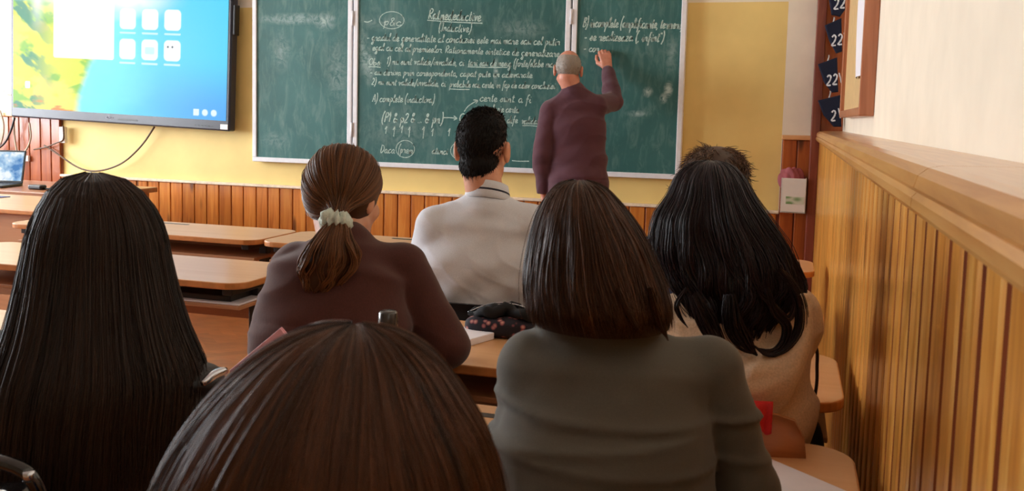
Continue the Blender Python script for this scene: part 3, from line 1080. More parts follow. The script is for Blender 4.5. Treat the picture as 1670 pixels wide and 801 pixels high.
def make_chair(x, y, label, mat):
    t = thing('school_chair', label, 'chair', (x, y, 0), 0, 'school chairs')
    MB().prism(rrect(-.19, -.18, .19, .19, .05, 5), .425, .441, .005).obj('seat', mat, t)
    V, Fc = [], []
    n, m = 13, 7
    for side in (0, 1):
        for j in range(m):
            v = j / (m - 1)
            for i in range(n):
                u = i / (n - 1) * 2 - 1
                wd_ = .185 * (1 - .12 * (2 * v - 1) ** 4)
                yy = -.215 + .03 * u * u - .02 * v + (.006 if side else -.006)
                V.append((u * wd_, yy, .60 + .175 * v - .016 * u ** 4))
    for side in (0, 1):
        o_ = side * n * m
        for j in range(m - 1):
            for i in range(n - 1):
                a = o_ + j * n + i
                q = (a, a + 1, a + n + 1, a + n)
                Fc.append(q if not side else q[::-1])
    bd = [j * n for j in range(m)] + [(m - 1) * n + i for i in range(1, n)] + [j * n + n - 1 for j in range(m - 2, -1, -1)] + [i for i in range(n - 2, 0, -1)]
    for k in range(len(bd)):
        a, c = bd[k], bd[(k + 1) % len(bd)]
        Fc.append((c, a, a + n * m, c + n * m))
    mesh_np('backrest', V, Fc, mat, t)
    for s in (-1, 1):
        MB().tube([(s * .165, .16, .0), (s * .165, .155, .2), (s * .165, .15, .424)], .011, 8).obj('leg', M_chair_steel, t)
        MB().tube(smooth_curve([(s * .165, -.22, .0), (s * .165, -.19, .3), (s * .165, -.185, .43), (s * .15, -.200, .58), (s * .15, -.212, .66)], 4), .011, 8).obj('leg', M_chair_steel, t)
    MB().tube([(-.165, .152, .2), (.165, .152, .2)], .008, 8).obj('stretcher', M_chair_steel, t)
    return t

# ------------------------------------------------------------------ people: signed-distance modelling
f4 = np.float32


def vv(*a):
    return np.array(a, float)


def unit(v):
    v = np.asarray(v, float)
    return v / (np.linalg.norm(v) + 1e-12)


def capsule(a, b, ra, rb):
    a, b = np.asarray(a, float), np.asarray(b, float)
    ab = b - a
    L2 = float(ab @ ab) + 1e-12
    r = max(ra, rb)

    def fn(x, y, z):
        dx, dy, dz = x - f4(a[0]), y - f4(a[1]), z - f4(a[2])
        t = np.clip((dx * f4(ab[0]) + dy * f4(ab[1]) + dz * f4(ab[2])) / f4(L2), 0, 1)
        ex, ey, ez = dx - t * f4(ab[0]), dy - t * f4(ab[1]), dz - t * f4(ab[2])
        return np.sqrt(ex * ex + ey * ey + ez * ez) - (f4(ra) + t * f4(rb - ra))
    return np.minimum(a, b) - r, np.maximum(a, b) + r, fn


def ellipsoid(c, rad, R=None):
    c, rad = np.asarray(c, float), np.asarray(rad, float)
    R = np.eye(3) if R is None else R
    m = rad.max()

    def fn(x, y, z):
        dx, dy, dz = x - f4(c[0]), y - f4(c[1]), z - f4(c[2])
        q = [dx * f4(R[0, i]) + dy * f4(R[1, i]) + dz * f4(R[2, i]) for i in range(3)]
        k0 = np.sqrt(sum((q[i] / f4(rad[i])) ** 2 for i in range(3)))
        k1 = np.sqrt(sum((q[i] / f4(rad[i] ** 2)) ** 2 for i in range(3))) + f4(1e-6)
        return k0 * (k0 - 1) / k1
    return c - m, c + m, fn


def loft(secs, right, cap=.6):
    """sections (centre, half width, half depth) along a spine"""
    right = unit(right)
    C = [np.asarray(s[0], float) for s in secs]
    lo = np.min([c - max(s[1], s[2]) for c, s in zip(C, secs)], 0)
    hi = np.max([c + max(s[1], s[2]) for c, s in zip(C, secs)], 0)

    def fn(x, y, z):
        best = None
        for i in range(len(secs) - 1):
            c0, c1 = C[i], C[i + 1]
            t_ = c1 - c0
            L = np.linalg.norm(t_)
            th = t_ / L
            rr_ = unit(right - th * (right @ th))
            fw = np.cross(th, rr_)
            dx, dy, dz = x - f4(c0[0]), y - f4(c0[1]), z - f4(c0[2])
            s = (dx * f4(th[0]) + dy * f4(th[1]) + dz * f4(th[2]))
            u = np.clip(s / f4(L), 0, 1)
            w = s - u * f4(L)
            X = dx * f4(rr_[0]) + dy * f4(rr_[1]) + dz * f4(rr_[2])
            Y = dx * f4(fw[0]) + dy * f4(fw[1]) + dz * f4(fw[2])
            us = u * u * (3 - 2 * u)
            a = f4(secs[i][1]) + us * f4(secs[i + 1][1] - secs[i][1])
            b = f4(secs[i][2]) + us * f4(secs[i + 1][2] - secs[i][2])
            m = np.minimum(a, b)
            q = np.sqrt((X / a) ** 2 + (Y / b) ** 2 + (w / (m * f4(cap))) ** 2)
            d = (q - 1) * m
            best = d if best is None else np.minimum(best, d)
        return best
    return lo, hi, fn


class Field:
    def __init__(self, lo, hi, h):
        self.h = h
        self.lo = np.asarray(lo, float)
        self.n = np.ceil((np.asarray(hi) - self.lo) / h).astype(int) + 1
        self.f = np.full(self.n, 1.0, f4)

    def block(self, lo, hi, m):
        i0 = np.clip(np.floor((lo - m - self.lo) / self.h).astype(int), 0, self.n)
        i1 = np.clip(np.ceil((hi + m - self.lo) / self.h).astype(int) + 1, 0, self.n)
        sl = tuple(slice(a, b) for a, b in zip(i0, i1))
        ax = [(self.lo[k] + np.arange(i0[k], i1[k]) * self.h).astype(f4) for k in range(3)]
        return sl, ax[0][:, None, None], ax[1][None, :, None], ax[2][None, None, :]

    def add(self, prim, k=.012):
        lo, hi, fn = prim
        sl, x, y, z = self.block(lo, hi, k + 3 * self.h)
        g = self.f[sl]
        if g.size == 0:
            return self
        d = fn(x, y, z) + np.zeros(g.shape, f4)
        if k > 0:
            t = np.clip(.5 + .5 * (g - d) / k, 0, 1)
            self.f[sl] = g * (1 - t) + d * t - k * t * (1 - t)
        else:
            self.f[sl] = np.minimum(g, d)
        return self

    def sub(self, prim, k=.006):
        lo, hi, fn = prim
        sl, x, y, z = self.block(lo, hi, k + 2 * self.h)
        g = self.f[sl]
        if g.size == 0:
            return self
        d = -(fn(x, y, z) + np.zeros(g.shape, f4))
        t = np.clip(.5 - .5 * (g - d) / k, 0, 1)
        self.f[sl] = g * (1 - t) + d * t + k * t * (1 - t)
        return self

    def cut(self, n, p):
        """keep the side where n.(x-p) < 0"""
        sl, x, y, z = self.block(self.lo, self.lo + self.n * self.h, 0)
        d = (x - f4(p[0])) * f4(n[0]) + (y - f4(p[1])) * f4(n[1]) + (z - f4(p[2])) * f4(n[2])
        self.f = np.maximum(self.f, d.astype(f4))
        return self

    def disp(self, fn):
        sl, x, y, z = self.block(self.lo, self.lo + self.n * self.h, 0)
        self.f = self.f + fn(x, y, z).astype(f4)
        return self

    def mesh(self):
        f = self.f
        ins = f < 0
        n = np.array(f.shape) - 1
        cnt = np.zeros(n, np.int8)
        for dx in (0, 1):
            for dy in (0, 1):
                for dz in (0, 1):
                    cnt += ins[dx:dx + n[0], dy:dy + n[1], dz:dz + n[2]]
        act = (cnt > 0) & (cnt < 8)
        idx = np.argwhere(act)
        vid = np.full(n, -1, np.int32)
        vid[tuple(idx.T)] = np.arange(len(idx))
        pos = np.zeros((len(idx), 3))
        c = np.zeros(len(idx))
        off = [(0, 0, 0), (1, 0, 0), (0, 1, 0), (1, 1, 0), (0, 0, 1), (1, 0, 1), (0, 1, 1), (1, 1, 1)]
        val = [f[idx[:, 0] + o[0], idx[:, 1] + o[1], idx[:, 2] + o[2]] for o in off]
        for a, b in ((0, 1), (2, 3), (4, 5), (6, 7), (0, 2), (1, 3), (4, 6), (5, 7), (0, 4), (1, 5), (2, 6), (3, 7)):
            va, vb = val[a], val[b]
            cr = (va < 0) != (vb < 0)
            t = np.where(cr, va / np.where(cr, va - vb, 1), 0)
            p = np.array(off[a])[None] * (1 - t[:, None]) + np.array(off[b])[None] * t[:, None]
            pos += p * cr[:, None]
            c += cr
        V = self.lo + (idx + pos / np.maximum(c, 1)[:, None]) * self.h
        quads = []
        for ax in range(3):
            o1, o2 = [(1, 2), (2, 0), (0, 1)][ax]
            A = [slice(1, n[k]) for k in range(3)]
            A[ax] = slice(0, n[ax])
            B = list(A)
            B[ax] = slice(1, n[ax] + 1)
            s0, s1 = ins[tuple(A)], ins[tuple(B)]
            e = np.argwhere(s0 != s1)
            if not len(e):
                continue
            st = s0[tuple(e.T)]
            base = e + np.array([0 if k == ax else 1 for k in range(3)])
            d1, d2 = np.eye(3, dtype=int)[o1], np.eye(3, dtype=int)[o2]
            q = np.stack([vid[tuple((base - d1 - d2).T)], vid[tuple((base - d2).T)], vid[tuple(base.T)], vid[tuple((base - d1).T)]], 1)
            q[~st] = q[~st][:, ::-1]
            quads.append(q)
        Q = np.concatenate(quads)
        Q = Q[(Q >= 0).all(1)]
        return V, Q


M_skin = skin('skin', 'd6a184')
M_skin_warm = skin('warm_skin', 'd3947a')
M_eye = plain('eye_white', 'e9e4dc', .2)
M_iris = plain('iris', '2c1d14', .15)
M_lip = plain('lip', 'a55a52', .45)
M_brow = plain('eyebrow', '3a2a1e', .8)


def head_frame(yaw, pitch, roll):
    return np.array(Matrix.Rotation(yaw, 3, 'Z') @ Matrix.Rotation(pitch, 3, 'X') @ Matrix.Rotation(roll, 3, 'Y'))


def build_head(fl, c, R, s=1.0, es=1.0):
    W_ = lambda x, y, z: c + R @ (np.array([x, y, z]) * s)
    E_ = lambda p, r: ellipsoid(W_(*p), np.array(r) * s, R)
    Cp = lambda a, b, ra, rb: capsule(W_(*a), W_(*b), ra * s, rb * s)
    fl.add(E_((0, -.012, .026), (.074, .094, .088)), .0)
    fl.add(E_((0, .030, -.045), (.056, .060, .070)), .03)
    fl.add(E_((0, .070, -.100), (.022, .018, .016)), .02)
    for sx in (-1, 1):
        fl.add(Cp((sx * .052, .0, -.055), (sx * .022, .062, -.092), .016, .014), .02)
        fl.add(E_((sx * .038, .066, -.03), (.020, .018, .018)), .02)
        fl.add(Cp((sx * .012, .086, .020), (sx * .042, .076, .022), .008, .006), .008)
        fl.sub(E_((sx * .031, .094, .0), (.017, .012, .012)), .008)
        fl.add(E_((sx * .031, .076, .0), (.0125, .0125, .0115)), .002)
        fl.add(E_((sx * (.081 if es == 1 else .075), -.006, -.008), (.010 * es, .021 * es, .034 * es), ), .004)
        fl.add(E_((sx * (.084 if es == 1 else .077), -.014, .004), (.006 * es, .013 * es, .022 * es), ), .004)
        fl.sub(E_((sx * .093, .000, -.004), (.007, .009, .014)), .004)
    fl.add(Cp((0, .090, .012), (0, .112, -.026), .007, .011), .008)
    for sx in (-1, 1):
        fl.add(E_((sx * .011, .102, -.030), (.008, .009, .007)), .005)
    fl.add(E_((0, .090, -.058), (.023, .009, .006)), .004)
    fl.add(E_((0, .089, -.069), (.020, .009, .006)), .004)
    fl.sub(E_((0, .101, -.0635), (.022, .006, .0018)), .002)


def hand_pose(fl, w, d, palm_n, thumb, curl, s=1.0, pinch=False):
    """hand at wrist w pointing along d; palm faces palm_n; thumb on the side `thumb`"""
    d, palm_n = unit(d), unit(palm_n - unit(d) * (palm_n @ unit(d)))
    sd = unit(thumb - d * (thumb @ d) - palm_n * (thumb @ palm_n))
    offs = [.026, .009, -.008, -.024]
    lens = [(.040, .024, .018), (.044, .027, .019), (.040, .025, .018), (.031, .019, .016)]
    cur = curl if isinstance(curl, (list, tuple)) else [curl] * 4
    for o_, ln, cu in zip(offs, lens, cur):
        k0 = w + sd * o_ * .6 * s + d * .012 * s
        k1 = w + sd * o_ * s + d * (.085 - abs(o_) * .25) * s
        fl.add(capsule(k0, k1, .0135 * s, .0105 * s), .010)
        p, dd, ang = k1, d, 0
        r = .0092 * s
        for j, L in enumerate(ln):
            ang += cu * (1.0, 1.15, .8)[j]
            dd = d * math.cos(ang) + palm_n * math.sin(ang)
            q = p + dd * L * s
            fl.add(capsule(p, q, r, r * .9), .003)
            p, r = q, r * .9
    t0 = w + sd * .022 * s + d * .020 * s
    t1 = t0 + unit(sd * .75 + d * .75 + palm_n * .5) * .038 * s
    t2 = t1 + unit(sd * (.05 if pinch else .3) + d * .9 + palm_n * .5) * .032 * s
    t3 = t2 + unit(sd * -.2 + d * .9 + palm_n * .5) * .024 * s
    fl.add(capsule(t0, t1, .014 * s, .0115 * s), .010)
    fl.add(capsule(t1, t2, .0105 * s, .0095 * s), .004)
    fl.add(capsule(t2, t3, .0095 * s, .008 * s), .004)
    return t3


def person(label, J, top, bottom, sex='f', sw=1.0, tight=.010, sit=True, h=.0055, hands=None, folds=None, skinm=None, shoes=None, hem=None, sleeve_r=1.0, collar_z=.02, topname='sweater', hand_s=.97):
    hip, neck, hc = J['hip'], J['neck'], J['head']
    R = head_frame(*J.get('hrot', (0, 0, 0)))
    right = unit(J['shR'] - J['shL'])
    base = vv(hip[0], hip[1], 0)
    root = thing('person', label, 'person', base)
    skinm = skinm or M_skin
    shm = (J['shL'] + J['shR']) / 2
    zs = shm[2]
    trap = J.get('trap', .0)

    def sp(z):   # spine position at height z
        u = np.clip((z - hip[2]) / (neck[2] - hip[2]), 0, 1)
        p = hip + (neck - hip) * u
        p = p + vv(0, -1, 0) * J.get('slump', .02) * math.sin(PI * u)
        return vv(p[0], p[1], z)
    L = zs - hip[2]
    A = J.get('aw', (.165, .150, .130, .150, .140))
    secs = [(sp(hip[2]), A[0], .115), (sp(hip[2] + .22 * L), A[1], .100), (sp(hip[2] + .45 * L), A[2], .092),
            (sp(hip[2] + .75 * L), A[3], .105), (sp(zs - .012), A[4], .078), (sp(zs + .045), .055, .052)]
    jl = [(J['shL'], J['elL'], J['wrL']), (J['shR'], J['elR'], J['wrR'])]
    if sit:
        kn = [hip + vv(sx * .10, .41, .03) for sx in (-1, 1)]
        hp = [hip + vv(sx * .085, .02, .02) for sx in (-1, 1)]
        an = [k + vv(0, -.02, .095 - k[2]) for k in kn]
    else:
        hp = [hip + vv(sx * .085, 0, -.04) for sx in (-1, 1)]
        kn = [hip + vv(sx * .10, .01, .50 - hip[2]) for sx in (-1, 1)]
        an = [vv(k[0] + .01 * (1 if i else -1), k[1] - .02, .095) for i, k in enumerate(kn)]
    allp = [hip, hc + vv(0, 0, .13), hc - vv(.13, .13, 0), hc + vv(.13, .13, 0)] + [p for t3 in jl for p in t3] + kn + an
    if hands:
        allp += [jl[i][2] + unit(hands[i][0]) * .2 for i in range(2)]
    lo, hi = np.min(allp, 0) - .14, np.max(allp, 0) + .14
    lo[2] = -.01
    fl = Field(lo, hi, h)
    k = 1.0 if sex == 'm' else .88
    fl.add(loft(secs, right), 0)
    nb = sp(zs + .03 + trap)
    J['neck_axis'] = (nb, unit(hc + R @ vv(0, -.028, -.05) - nb))
    fl.add(capsule(nb, hc + R @ vv(0, -.028, -.05), .056 * k + .004, .052 * k + .004), .02)
    for i, (s, e_, w) in enumerate(jl):
        fl.add(capsule(sp(zs - .005 + trap), s, .045 * k, .046 * k), .03)
        fl.add(capsule(s, e_, .045 * k, .036 * k), .008)
        fl.add(capsule(e_, e_ + (w - e_) * .35, .036 * k, .037 * k), .015)
        fl.add(capsule(e_ + (w - e_) * .35, w, .037 * k, .024 * k), .015)
        fl.add(capsule(hp[i], kn[i], .075 * k, .050 * k), .03)
        fl.add(capsule(kn[i], kn[i] + (an[i] - kn[i]) * .35, .050 * k, .050 * k), .02)
        fl.add(capsule(kn[i] + (an[i] - kn[i]) * .35, an[i], .050 * k, .034 * k), .02)
        fl.add(capsule(an[i] + vv(0, -.03, -.055), an[i] + vv(0, .12, -.065), .030, .024), .02)
        if hands:
            hd = hands[i]
            hand_pose(fl, w, hd[0], hd[1], hd[2], hd[3], hand_s if sex == 'm' else .9, pinch=len(hd) > 4)
    build_head(fl, hc, R, 1.0 if sex == 'm' else .96, 1.0 if sex == 'm' else .8)
    V, Q = fl.mesh()
    fcn = V[Q].mean(1)
    q = (fcn - hc) @ R / (1.0 if sex == 'm' else .96)
    mi = np.zeros(len(Q), int)
    for sx in (-1, 1):
        de = np.linalg.norm(q - vv(sx * .031, .082, 0), axis=1)
        mi[(de < .0125)] = 1
        mi[np.linalg.norm(q - vv(sx * .031, .090, 0), axis=1) < .0055] = 2
        mi[(np.abs(q[:, 0] - sx * .029) < .017) & (np.abs(q[:, 2] - .024) < .004) & (q[:, 1] > .06)] = 4
    mi[(np.abs(q[:, 0]) < .022) & (q[:, 2] < -.054) & (q[:, 2] > -.075) & (q[:, 1] > .084)] = 3
    mesh_np('body', V, Q, [skinm, M_eye, M_iris, M_lip, M_brow], root, midx=mi, origin=base)
    # top garment
    o = tight
    ft = Field(lo, hi, h)
    hz = hem if hem is not None else hip[2] + .03
    s2 = [(c, a + o, b_ + o * 1.1) for c, a, b_ in secs[:-1]] + [(sp(zs + trap + collar_z), .060 + o * .6, .056 + o * .6)]
    if hz < hip[2] + .02:
        s2 = [(vv(hip[0], hip[1], hz), A[0] + o, .115 + o)] + s2
    ft.add(loft(s2, right, .35), 0)
    na, nd = J['neck_axis']
    ft.add(capsule(na - nd * .03, na + nd * (J.get('band', .018) - .02), .056 * k + .004 + o * .7 + .004, .054 * k + .004 + o * .7 + .002), .025)
    for i, (s, e_, w) in enumerate(jl):
        sr = sleeve_r
        ft.add(capsule(sp(zs - .005 + trap), s, .045 * k + o, .046 * k + o), .03)
        if J.get('short_sleeve'):
            ft.add(capsule(s, s + (e_ - s) * .62, .047 * k + o, .052 * k + o + .006), .02)
            continue
        ft.add(capsule(s, e_, .045 * k + o * sr, .037 * k + o * sr * 1.15), .006)
        ft.add(capsule(e_, e_ + (w - e_) * .35, .037 * k + o * sr * 1.15, .037 * k + o * sr), .015)
        ft.add(capsule(e_ + (w - e_) * .35, e_ + (w - e_) * .90, .037 * k + o * sr, .027 * k + o * .9), .012)
    for pr in J.get('extra_top', []):
        ft.add(pr, .014)
    ft.disp(lambda x, y, z: .0016 * np.sin(31 * z + 9 * x + 7 * y) * np.sin(17 * x - 12 * z + 3) + .0010 * np.sin(63 * z - 40 * x + 21 * y))
    wr_ = J.get('wrinkle', .0035)
    sd = len(label) % 7
    ft.disp(lambda x, y, z: -wr_ * (1 - np.abs(np.sin(24 * z + 15 * (x - hip[0]) * (1 if sd % 2 else -1) + 11 * y + 1.3 * np.sin(13 * x + 9 * z + sd) + sd))) ** 2 * (.35 + .65 * np.clip(np.sin(9 * x + 6 * z + 2 * sd) + .2, 0, 1))
            - .7 * wr_ * (1 - np.abs(np.sin(34 * (x - hip[0]) + 21 * z + 1.7 * np.sin(17 * z - 6 * x) + 2 * sd))) ** 3 * np.clip(np.sin(11 * z - 7 * x + sd), 0, 1))
    if folds:
        ft.disp(folds)
    sl_, gx, gy, gz = ft.block(ft.lo, ft.lo + ft.n * ft.h, 0)
    zc = zs + trap + collar_z + J.get('cover', .012)
    out_ = (gz > zc) | (gz < hip[2] + .16) | (gy > hip[1] + .22)
    for (s, e_, w) in jl:
        rr2 = np.sqrt((gx - f4(w[0])) ** 2 + (gy - f4(w[1])) ** 2 + (gz - f4(w[2])) ** 2)
        out_ = out_ | (rr2 < (.14 if not J.get('short_sleeve') else .34))
    ft.f = np.minimum(ft.f, fl.f - f4(.0045) + np.where(out_, f4(1), f4(0)))
    ft.cut(vv(0, 0, -1), vv(0, 0, hz))
    V, Q = ft.mesh()
    mesh_np(topname, V, Q, top, root, origin=base)
    # trousers and shoes
    fb = Field(lo, hi, .008)
    fb.add(loft([(hip + vv(0, 0, -.06), A[0] + .002, .118), (hip + vv(0, 0, .09 if sit else -.05), A[1] + .006, .108)], vv(1, 0, 0)), 0)
    for i in range(2):
        fb.add(capsule(hp[i], kn[i], .086 * k, .062 * k), .03)
        fb.add(capsule(kn[i], an[i] + vv(0, 0, .01), .062 * k, .052 * k), .02)
    V, Q = fb.mesh()
    mesh_np('trousers', V, Q, bottom, root, origin=base)
    for i in range(2):
        fs = Field(an[i] - vv(.09, .12, .11), an[i] + vv(.09, .24, .06), .006)
        fs.add(capsule(an[i] + vv(0, -.03, -.055), an[i] + vv(0, .14, -.062), .040, .036), 0)
        fs.add(capsule(an[i] + vv(0, -.02, -.05), an[i] + vv(0, -.012, .0), .040, .042), .02)
        fs.cut(vv(0, 0, -1), vv(0, 0, .001))
        V, Q = fs.mesh()
        mesh_np('shoe', V, Q, shoes or M_black, root, origin=base)
    root['_base'] = 0
    del root['_base']
    return root, base, R


# ------------------------------------------------------------------ hair
def strand_mesh(P, r, tone):
    """P (n,m,3) paths, r (n,m), tone (n,m) -> V, quads, tone: three-sided tubes"""
    n, m, _ = P.shape
    T = np.gradient(P, axis=1)
    T /= np.linalg.norm(T, axis=2, keepdims=True) + 1e-9
    ref = rng.normal(size=(n, 1, 3))
    X = np.cross(T, ref)
    X /= np.linalg.norm(X, axis=2, keepdims=True) + 1e-9
    Y = np.cross(T, X)
    rings = []
    for k in range(3):
        a = 2 * PI * k / 3
        rings.append(P + (X * math.cos(a) + Y * math.sin(a)) * r[..., None])
    V = np.stack(rings, 2)                      # n,m,3,3
    idx = np.arange(n * m * 3).reshape(n, m, 3)
    q = []
    for k in range(3):
        k2 = (k + 1) % 3
        q.append(np.stack([idx[:, :-1, k], idx[:, :-1, k2], idx[:, 1:, k2], idx[:, 1:, k]], -1).reshape(-1, 4))
    return V.reshape(-1, 3), np.concatenate(q), np.repeat(tone.reshape(-1), 3)


def join(parts):
    V, Q, T = [], [], []
    o = 0
    for v, q, t in parts:
        V.append(v)
        Q.append(np.asarray(q) + o)
        T.append(t)
        o += len(v)
    return np.concatenate(V), np.concatenate(Q), np.concatenate(T)


def hair_shape(rows, D, tips=False):
    """rows (py, xl, xr, half depth, centre offset away from camera) -> dense centre, a, b, plus axes"""
    mid = at((rows[0][1] + rows[0][2]) / 2, rows[0][0], D)
    ey = unit(vv(mid[0], mid[1], 0))
    ex = vv(ey[1], -ey[0], 0)
    K = []
    for i, (py, xl, xr, b_, off) in enumerate(rows):
        l_, r_ = at(xl, py, D + off), at(xr, py, D + off)
        c = (l_ + r_) / 2
        w_ = min(1.0, max(0.0, (i - len(rows) + 5) / 3.0)) if tips else 0.0
        c[2] = at((xl + xr) / 2, py, D + off - .85 * b_ * w_)[2]
        K.append([c[0], c[1], c[2], np.linalg.norm(r_ - l_) / 2, b_])
    S = np.array(smooth_curve(K, 12))
    dl = np.linalg.norm(np.diff(np.c_[S[:, 2], S[:, 3]], axis=0), axis=1)
    s = np.r_[0, np.cumsum(dl)]
    g = np.linspace(0, s[-1], 90)
    S = np.stack([np.interp(g, s, S[:, i]) for i in range(5)], 1)
    S[:, 3:] = np.maximum(S[:, 3:], .0)
    return S, ex, ey


def shell(S, ex, ey, u, phi, rad):
    """points on the hair body; u in [0,1] crown to tips, phi 0 = right, -90 deg = toward camera"""
    x = np.clip(u, 0, 1) * (len(S) - 1)
    i = np.clip(x.astype(int), 0, len(S) - 2)
    f = (x - i)[..., None]
    q = S[i] * (1 - f) + S[i + 1] * f
    return q[..., :3] + ex * (q[..., 3] * np.cos(phi) * rad)[..., None] + ey * (q[..., 4] * np.sin(phi) * rad)[..., None]


def long_hair(root, base, rows, D, mat, n=3500, r=.0008, clumps=70, pull=.6, wave=0, wfreq=9, m=26, open_deg=48, face_u=.22, ragged=.1, fly=.03, extra=None, name='hair', tone0=0.0, lump=.03, tips=False):
    S, ex, ey = hair_shape(rows, D, tips)
    fd = math.degrees(math.atan2(ey[1], ex[1]))
    if open_deg:
        ph = np.radians(np.linspace(fd + open_deg, fd + 360 - open_deg, 72))
    else:
        ph = np.radians(np.linspace(0, 360, 73))
    uu = np.linspace(0, 1, 70)
    U_, PH = np.meshgrid(uu, ph, indexing='ij')
    Bv = shell(S, ex, ey, U_, PH, np.full(U_.shape, .945)).reshape(-1, 3)
    k = len(ph)
    ii = np.arange((len(uu) - 1) * (k - 1))
    a = (ii // (k - 1)) * k + ii % (k - 1)
    parts = [(Bv, np.stack([a, a + 1, a + k + 1, a + k], 1), np.full(len(Bv), .12))]
    if open_deg:   # cap the top of the forehead
        ph2 = np.radians(np.linspace(fd - open_deg, fd + open_deg, 20))
        uu2 = np.linspace(0, face_u, 24)
        U2, P2 = np.meshgrid(uu2, ph2, indexing='ij')
        Bv2 = shell(S, ex, ey, U2, P2, np.full(U2.shape, .945)).reshape(-1, 3)
        k2 = 20
        ii = np.arange(23 * 19)
        a2 = (ii // 19) * k2 + ii % 19
        parts.append((Bv2, np.stack([a2, a2 + 1, a2 + k2 + 1, a2 + k2], 1), np.full(len(Bv2), .12)))
    phi = rng.uniform(math.radians(fd + open_deg), math.radians(fd + 360 - open_deg), n)
    ci = np.floor(phi / (2 * PI) * clumps + rng.normal(0, .25, n)).astype(int) % (clumps + 40)
    crs = np.random.default_rng(11)
    coff = crs.normal(0, .9, clumps + 40)
    crad = crs.normal(0, 1, clumps + 40)
    cph = crs.uniform(0, 2 * PI, clumps + 40)
    ctone = crs.normal(0, .07, clumps + 40)
    cend = crs.uniform(-1, 1, clumps + 40)
    pc = (ci + .5 + coff[ci]) / clumps * 2 * PI
    uend = 1 - ragged * np.clip(.5 + .35 * cend[ci] + .25 * rng.normal(size=n), 0, 1.6)
    t = np.linspace(0, 1, m)[None] ** .9
    u = t * uend[:, None]
    pl = pull * np.clip(u * 1.6 - .15, 0, 1)
    wob = rng.normal(0, .06, (n, 1)) + .03 * np.sin(u * 8 + rng.uniform(0, 6, (n, 1))) + .05 * np.sin(u * 6.5 + 3 * phi[:, None] + 1.3 * np.sin(5 * phi[:, None]))
    PHI = phi[:, None] * (1 - pl) + pc[:, None] * pl + wob * u
    depth = rng.random((n, 1)) ** 2
    RAD = 1.0 - .07 * depth + lump * crad[ci][:, None] * np.clip(u * 2, 0, 1)
    RAD = RAD + np.abs(rng.normal(0, fly, (n, 1))) * (rng.random((n, 1)) < .12) * np.clip(u * 3, .3, 1)
    if wave:
        wv = np.clip((u - .35) / .4, 0, 1)
        RAD = RAD + wave * wv * np.sin(wfreq * 2 * PI * u * .5 + cph[ci][:, None] + .3 * rng.normal(size=(n, 1)))
        PHI = PHI + wave * 1.5 * wv * np.cos(wfreq * 2 * PI * u * .5 + cph[ci][:, None])
    P = shell(S, ex, ey, u, PHI, RAD)
    P[:, :, 2] += rng.normal(0, .0012, (n, 1))
    rr_ = r * (.8 + .5 * rng.random((n, 1))) * np.clip((1.02 - t) * 6, .15, 1)
    tone = np.clip(.42 + tone0 + ctone[ci][:, None] + rng.normal(0, .15, (n, 1)) + .10 * np.sin(4 * phi + 2 * np.sin(3 * phi))[:, None] + .12 * (u - .4) - .25 * np.clip(1 - u * 18, 0, 1), 0, 1)
    parts.append(strand_mesh(P, rr_ + np.zeros_like(u), tone + np.zeros_like(u)))
    for (pts, rad, cnt) in (extra or []):
        parts.append(lock(pts, rad, cnt, r))
    V, Q, T = join(parts)
    o = mesh_np(name, V, Q, mat, root, tone=T, origin=base)
    return o


def lock(pts, rad, cnt, r, tone=.4, taper=True, m=22):
    """a bundle of strands along a curve"""
    C = np.array(smooth_curve(pts, 8))
    g = np.linspace(0, len(C) - 1, m)
    C = np.stack([np.interp(g, np.arange(len(C)), C[:, i]) for i in range(3)], 1)
    T = np.gradient(C, axis=0)
    T /= np.linalg.norm(T, axis=1, keepdims=True)
    X = np.cross(T, vv(.3, .9, .2))
    X /= np.linalg.norm(X, axis=1, keepdims=True)
    Y = np.cross(T, X)
    a = rng.uniform(0, 2 * PI, (cnt, 1))
    q = np.sqrt(rng.random((cnt, 1))) * rad
    t = np.linspace(0, 1, m)[None]
    w = (.6 + .6 * np.sin(PI * np.clip(t * 1.1, 0, 1)) - .5 * t ** 3) if taper else np.ones_like(t)
    aa = a + t * rng.normal(.4, .5, (cnt, 1))
    P = C[None] + (X[None] * np.cos(aa)[..., None] + Y[None] * np.sin(aa)[..., None]) * (q * w)[..., None]
    to = np.clip(tone + rng.normal(0, .14, (cnt, 1)) + 0 * t, 0, 1)
    return strand_mesh(P, r * np.clip((1.03 - t) * 6, .2, 1) * np.ones((cnt, 1)), to)


